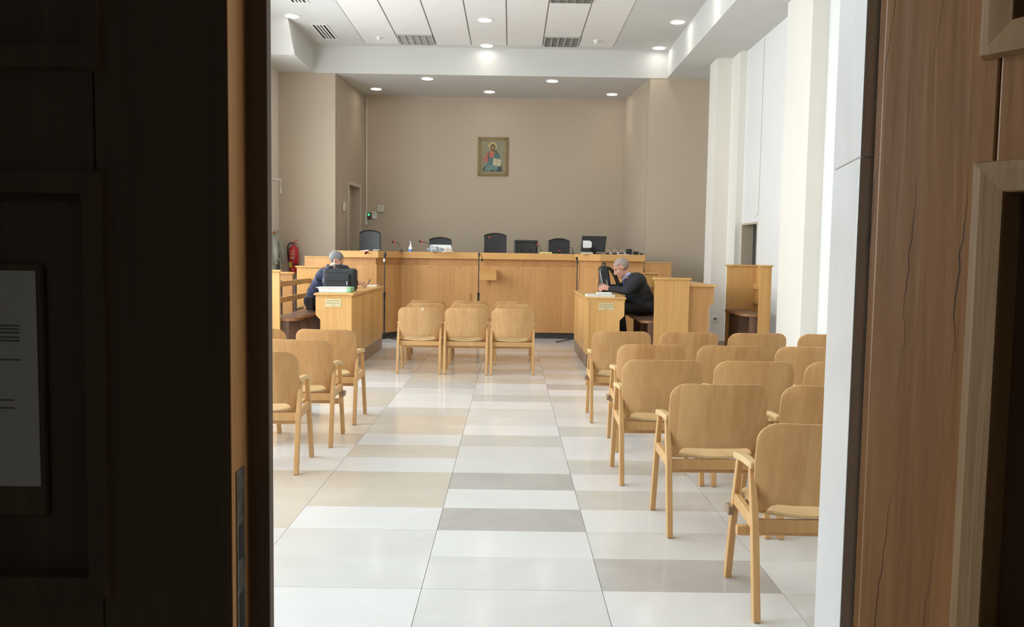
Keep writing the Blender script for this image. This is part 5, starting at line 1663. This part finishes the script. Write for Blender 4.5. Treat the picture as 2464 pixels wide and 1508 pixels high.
# books on the suited man's desk
a, b_ = at(1412, 713, 11.17), at(1480, 713, 11.17)
t = thing('white_book', 'wide white closed book lying on the suited man desk', 'book', ((a.x + b_.x) / 2, 11.3, ZRD))
MB().box(a.x + 0.004, 11.17, ZRD + 0.003, b_.x - 0.004, 11.46, ZRD + 0.026).build('page_block', 'paper', t)
MB().box(a.x, 11.165, ZRD, b_.x, 11.465, ZRD + 0.003).build('cover', 'white_pl', t)
MB().box(a.x, 11.165, ZRD + 0.026, b_.x, 11.465, ZRD + 0.029).build('cover', 'white_pl', t)
a, b_ = at(1435, 707, 11.4), at(1469, 707, 11.4)
t = thing('small_book', 'smaller pale book lying on top of the white book', 'book', ((a.x + b_.x) / 2, 11.4, ZRD + 0.029))
MB().box(a.x + 0.004, 11.24, ZRD + 0.032, b_.x - 0.004, 11.43, ZRD + 0.05).build('page_block', 'paper', t)
MB().box(a.x, 11.235, ZRD + 0.029, b_.x, 11.435, ZRD + 0.032).build('cover', 'green', t)
MB().box(a.x, 11.235, ZRD + 0.05, b_.x, 11.435, ZRD + 0.053).build('cover', 'paper', t)
# backpack
yb = 12.35
B = lambda x, y: at(x, y, yb)
t = thing('leather_backpack', 'black leather backpack standing on desk in the suited mans hands', 'backpack', (B(1458, 700).x, yb, ZRD))
lo0, lo1, hi0, hi1 = B(1442, 702), B(1466, 702), B(1440, 646), B(1464, 640)
ztop = B(1450, 638).z
MB().hexa([(lo0.x, yb - 0.13, ZRD), (lo1.x + 0.03, yb - 0.13, ZRD), (lo1.x + 0.03, yb + 0.14, ZRD), (lo0.x, yb + 0.14, ZRD),
           (hi0.x, yb - 0.09, ztop - 0.02), (hi1.x - 0.01, yb - 0.09, ztop), (hi1.x - 0.01, yb + 0.10, ztop), (hi0.x, yb + 0.10, ztop - 0.02)]).build('body', 'bag_leather', t, 0.04, 4)
MB().box(lo0.x - 0.015, yb - 0.11, ZRD + 0.01, lo0.x + 0.05, yb + 0.11, ZRD + 0.15).build('front_pocket', 'bag_leather', t, 0.02, 3)
MB().tube([(hi1.x - 0.09, yb, ztop - 0.01), (hi1.x - 0.09, yb, ztop + 0.03), (hi1.x - 0.05, yb, ztop + 0.025), (hi1.x - 0.045, yb, ztop - 0.01)], 0.012, 8).build('handle', 'bag_leather', t)
q = [B(1463, 642), B(1472, 650), B(1481, 665), B(1487, 682), B(1489, 700)]
for dy in (-0.06, 0.06):
    MB().tube([Vector((p_.x, yb + dy, max(p_.z, ZRD + 0.02))) for p_ in q], [0.016, 0.02, 0.022, 0.022, 0.018], 8).build('shoulder_strap', 'bag_leather', t)
MB().tube([B(1441, 652) + Vector((0.005, -0.10, 0)), B(1447, 676) + Vector((0.0, -0.132, 0)), B(1450, 690) + Vector((0, -0.135, 0))], 0.005, 6).build('zip', 'chrome', t)
MB().tube([B(1456, 672) + Vector((0.0, -0.118, 0)), B(1460, 684) + Vector((0, -0.128, 0))], 0.004, 6).build('zip', 'chrome', t)

# tidy helper properties
for o in bpy.data.objects:
    if '_o' in o:
        del o['_o']
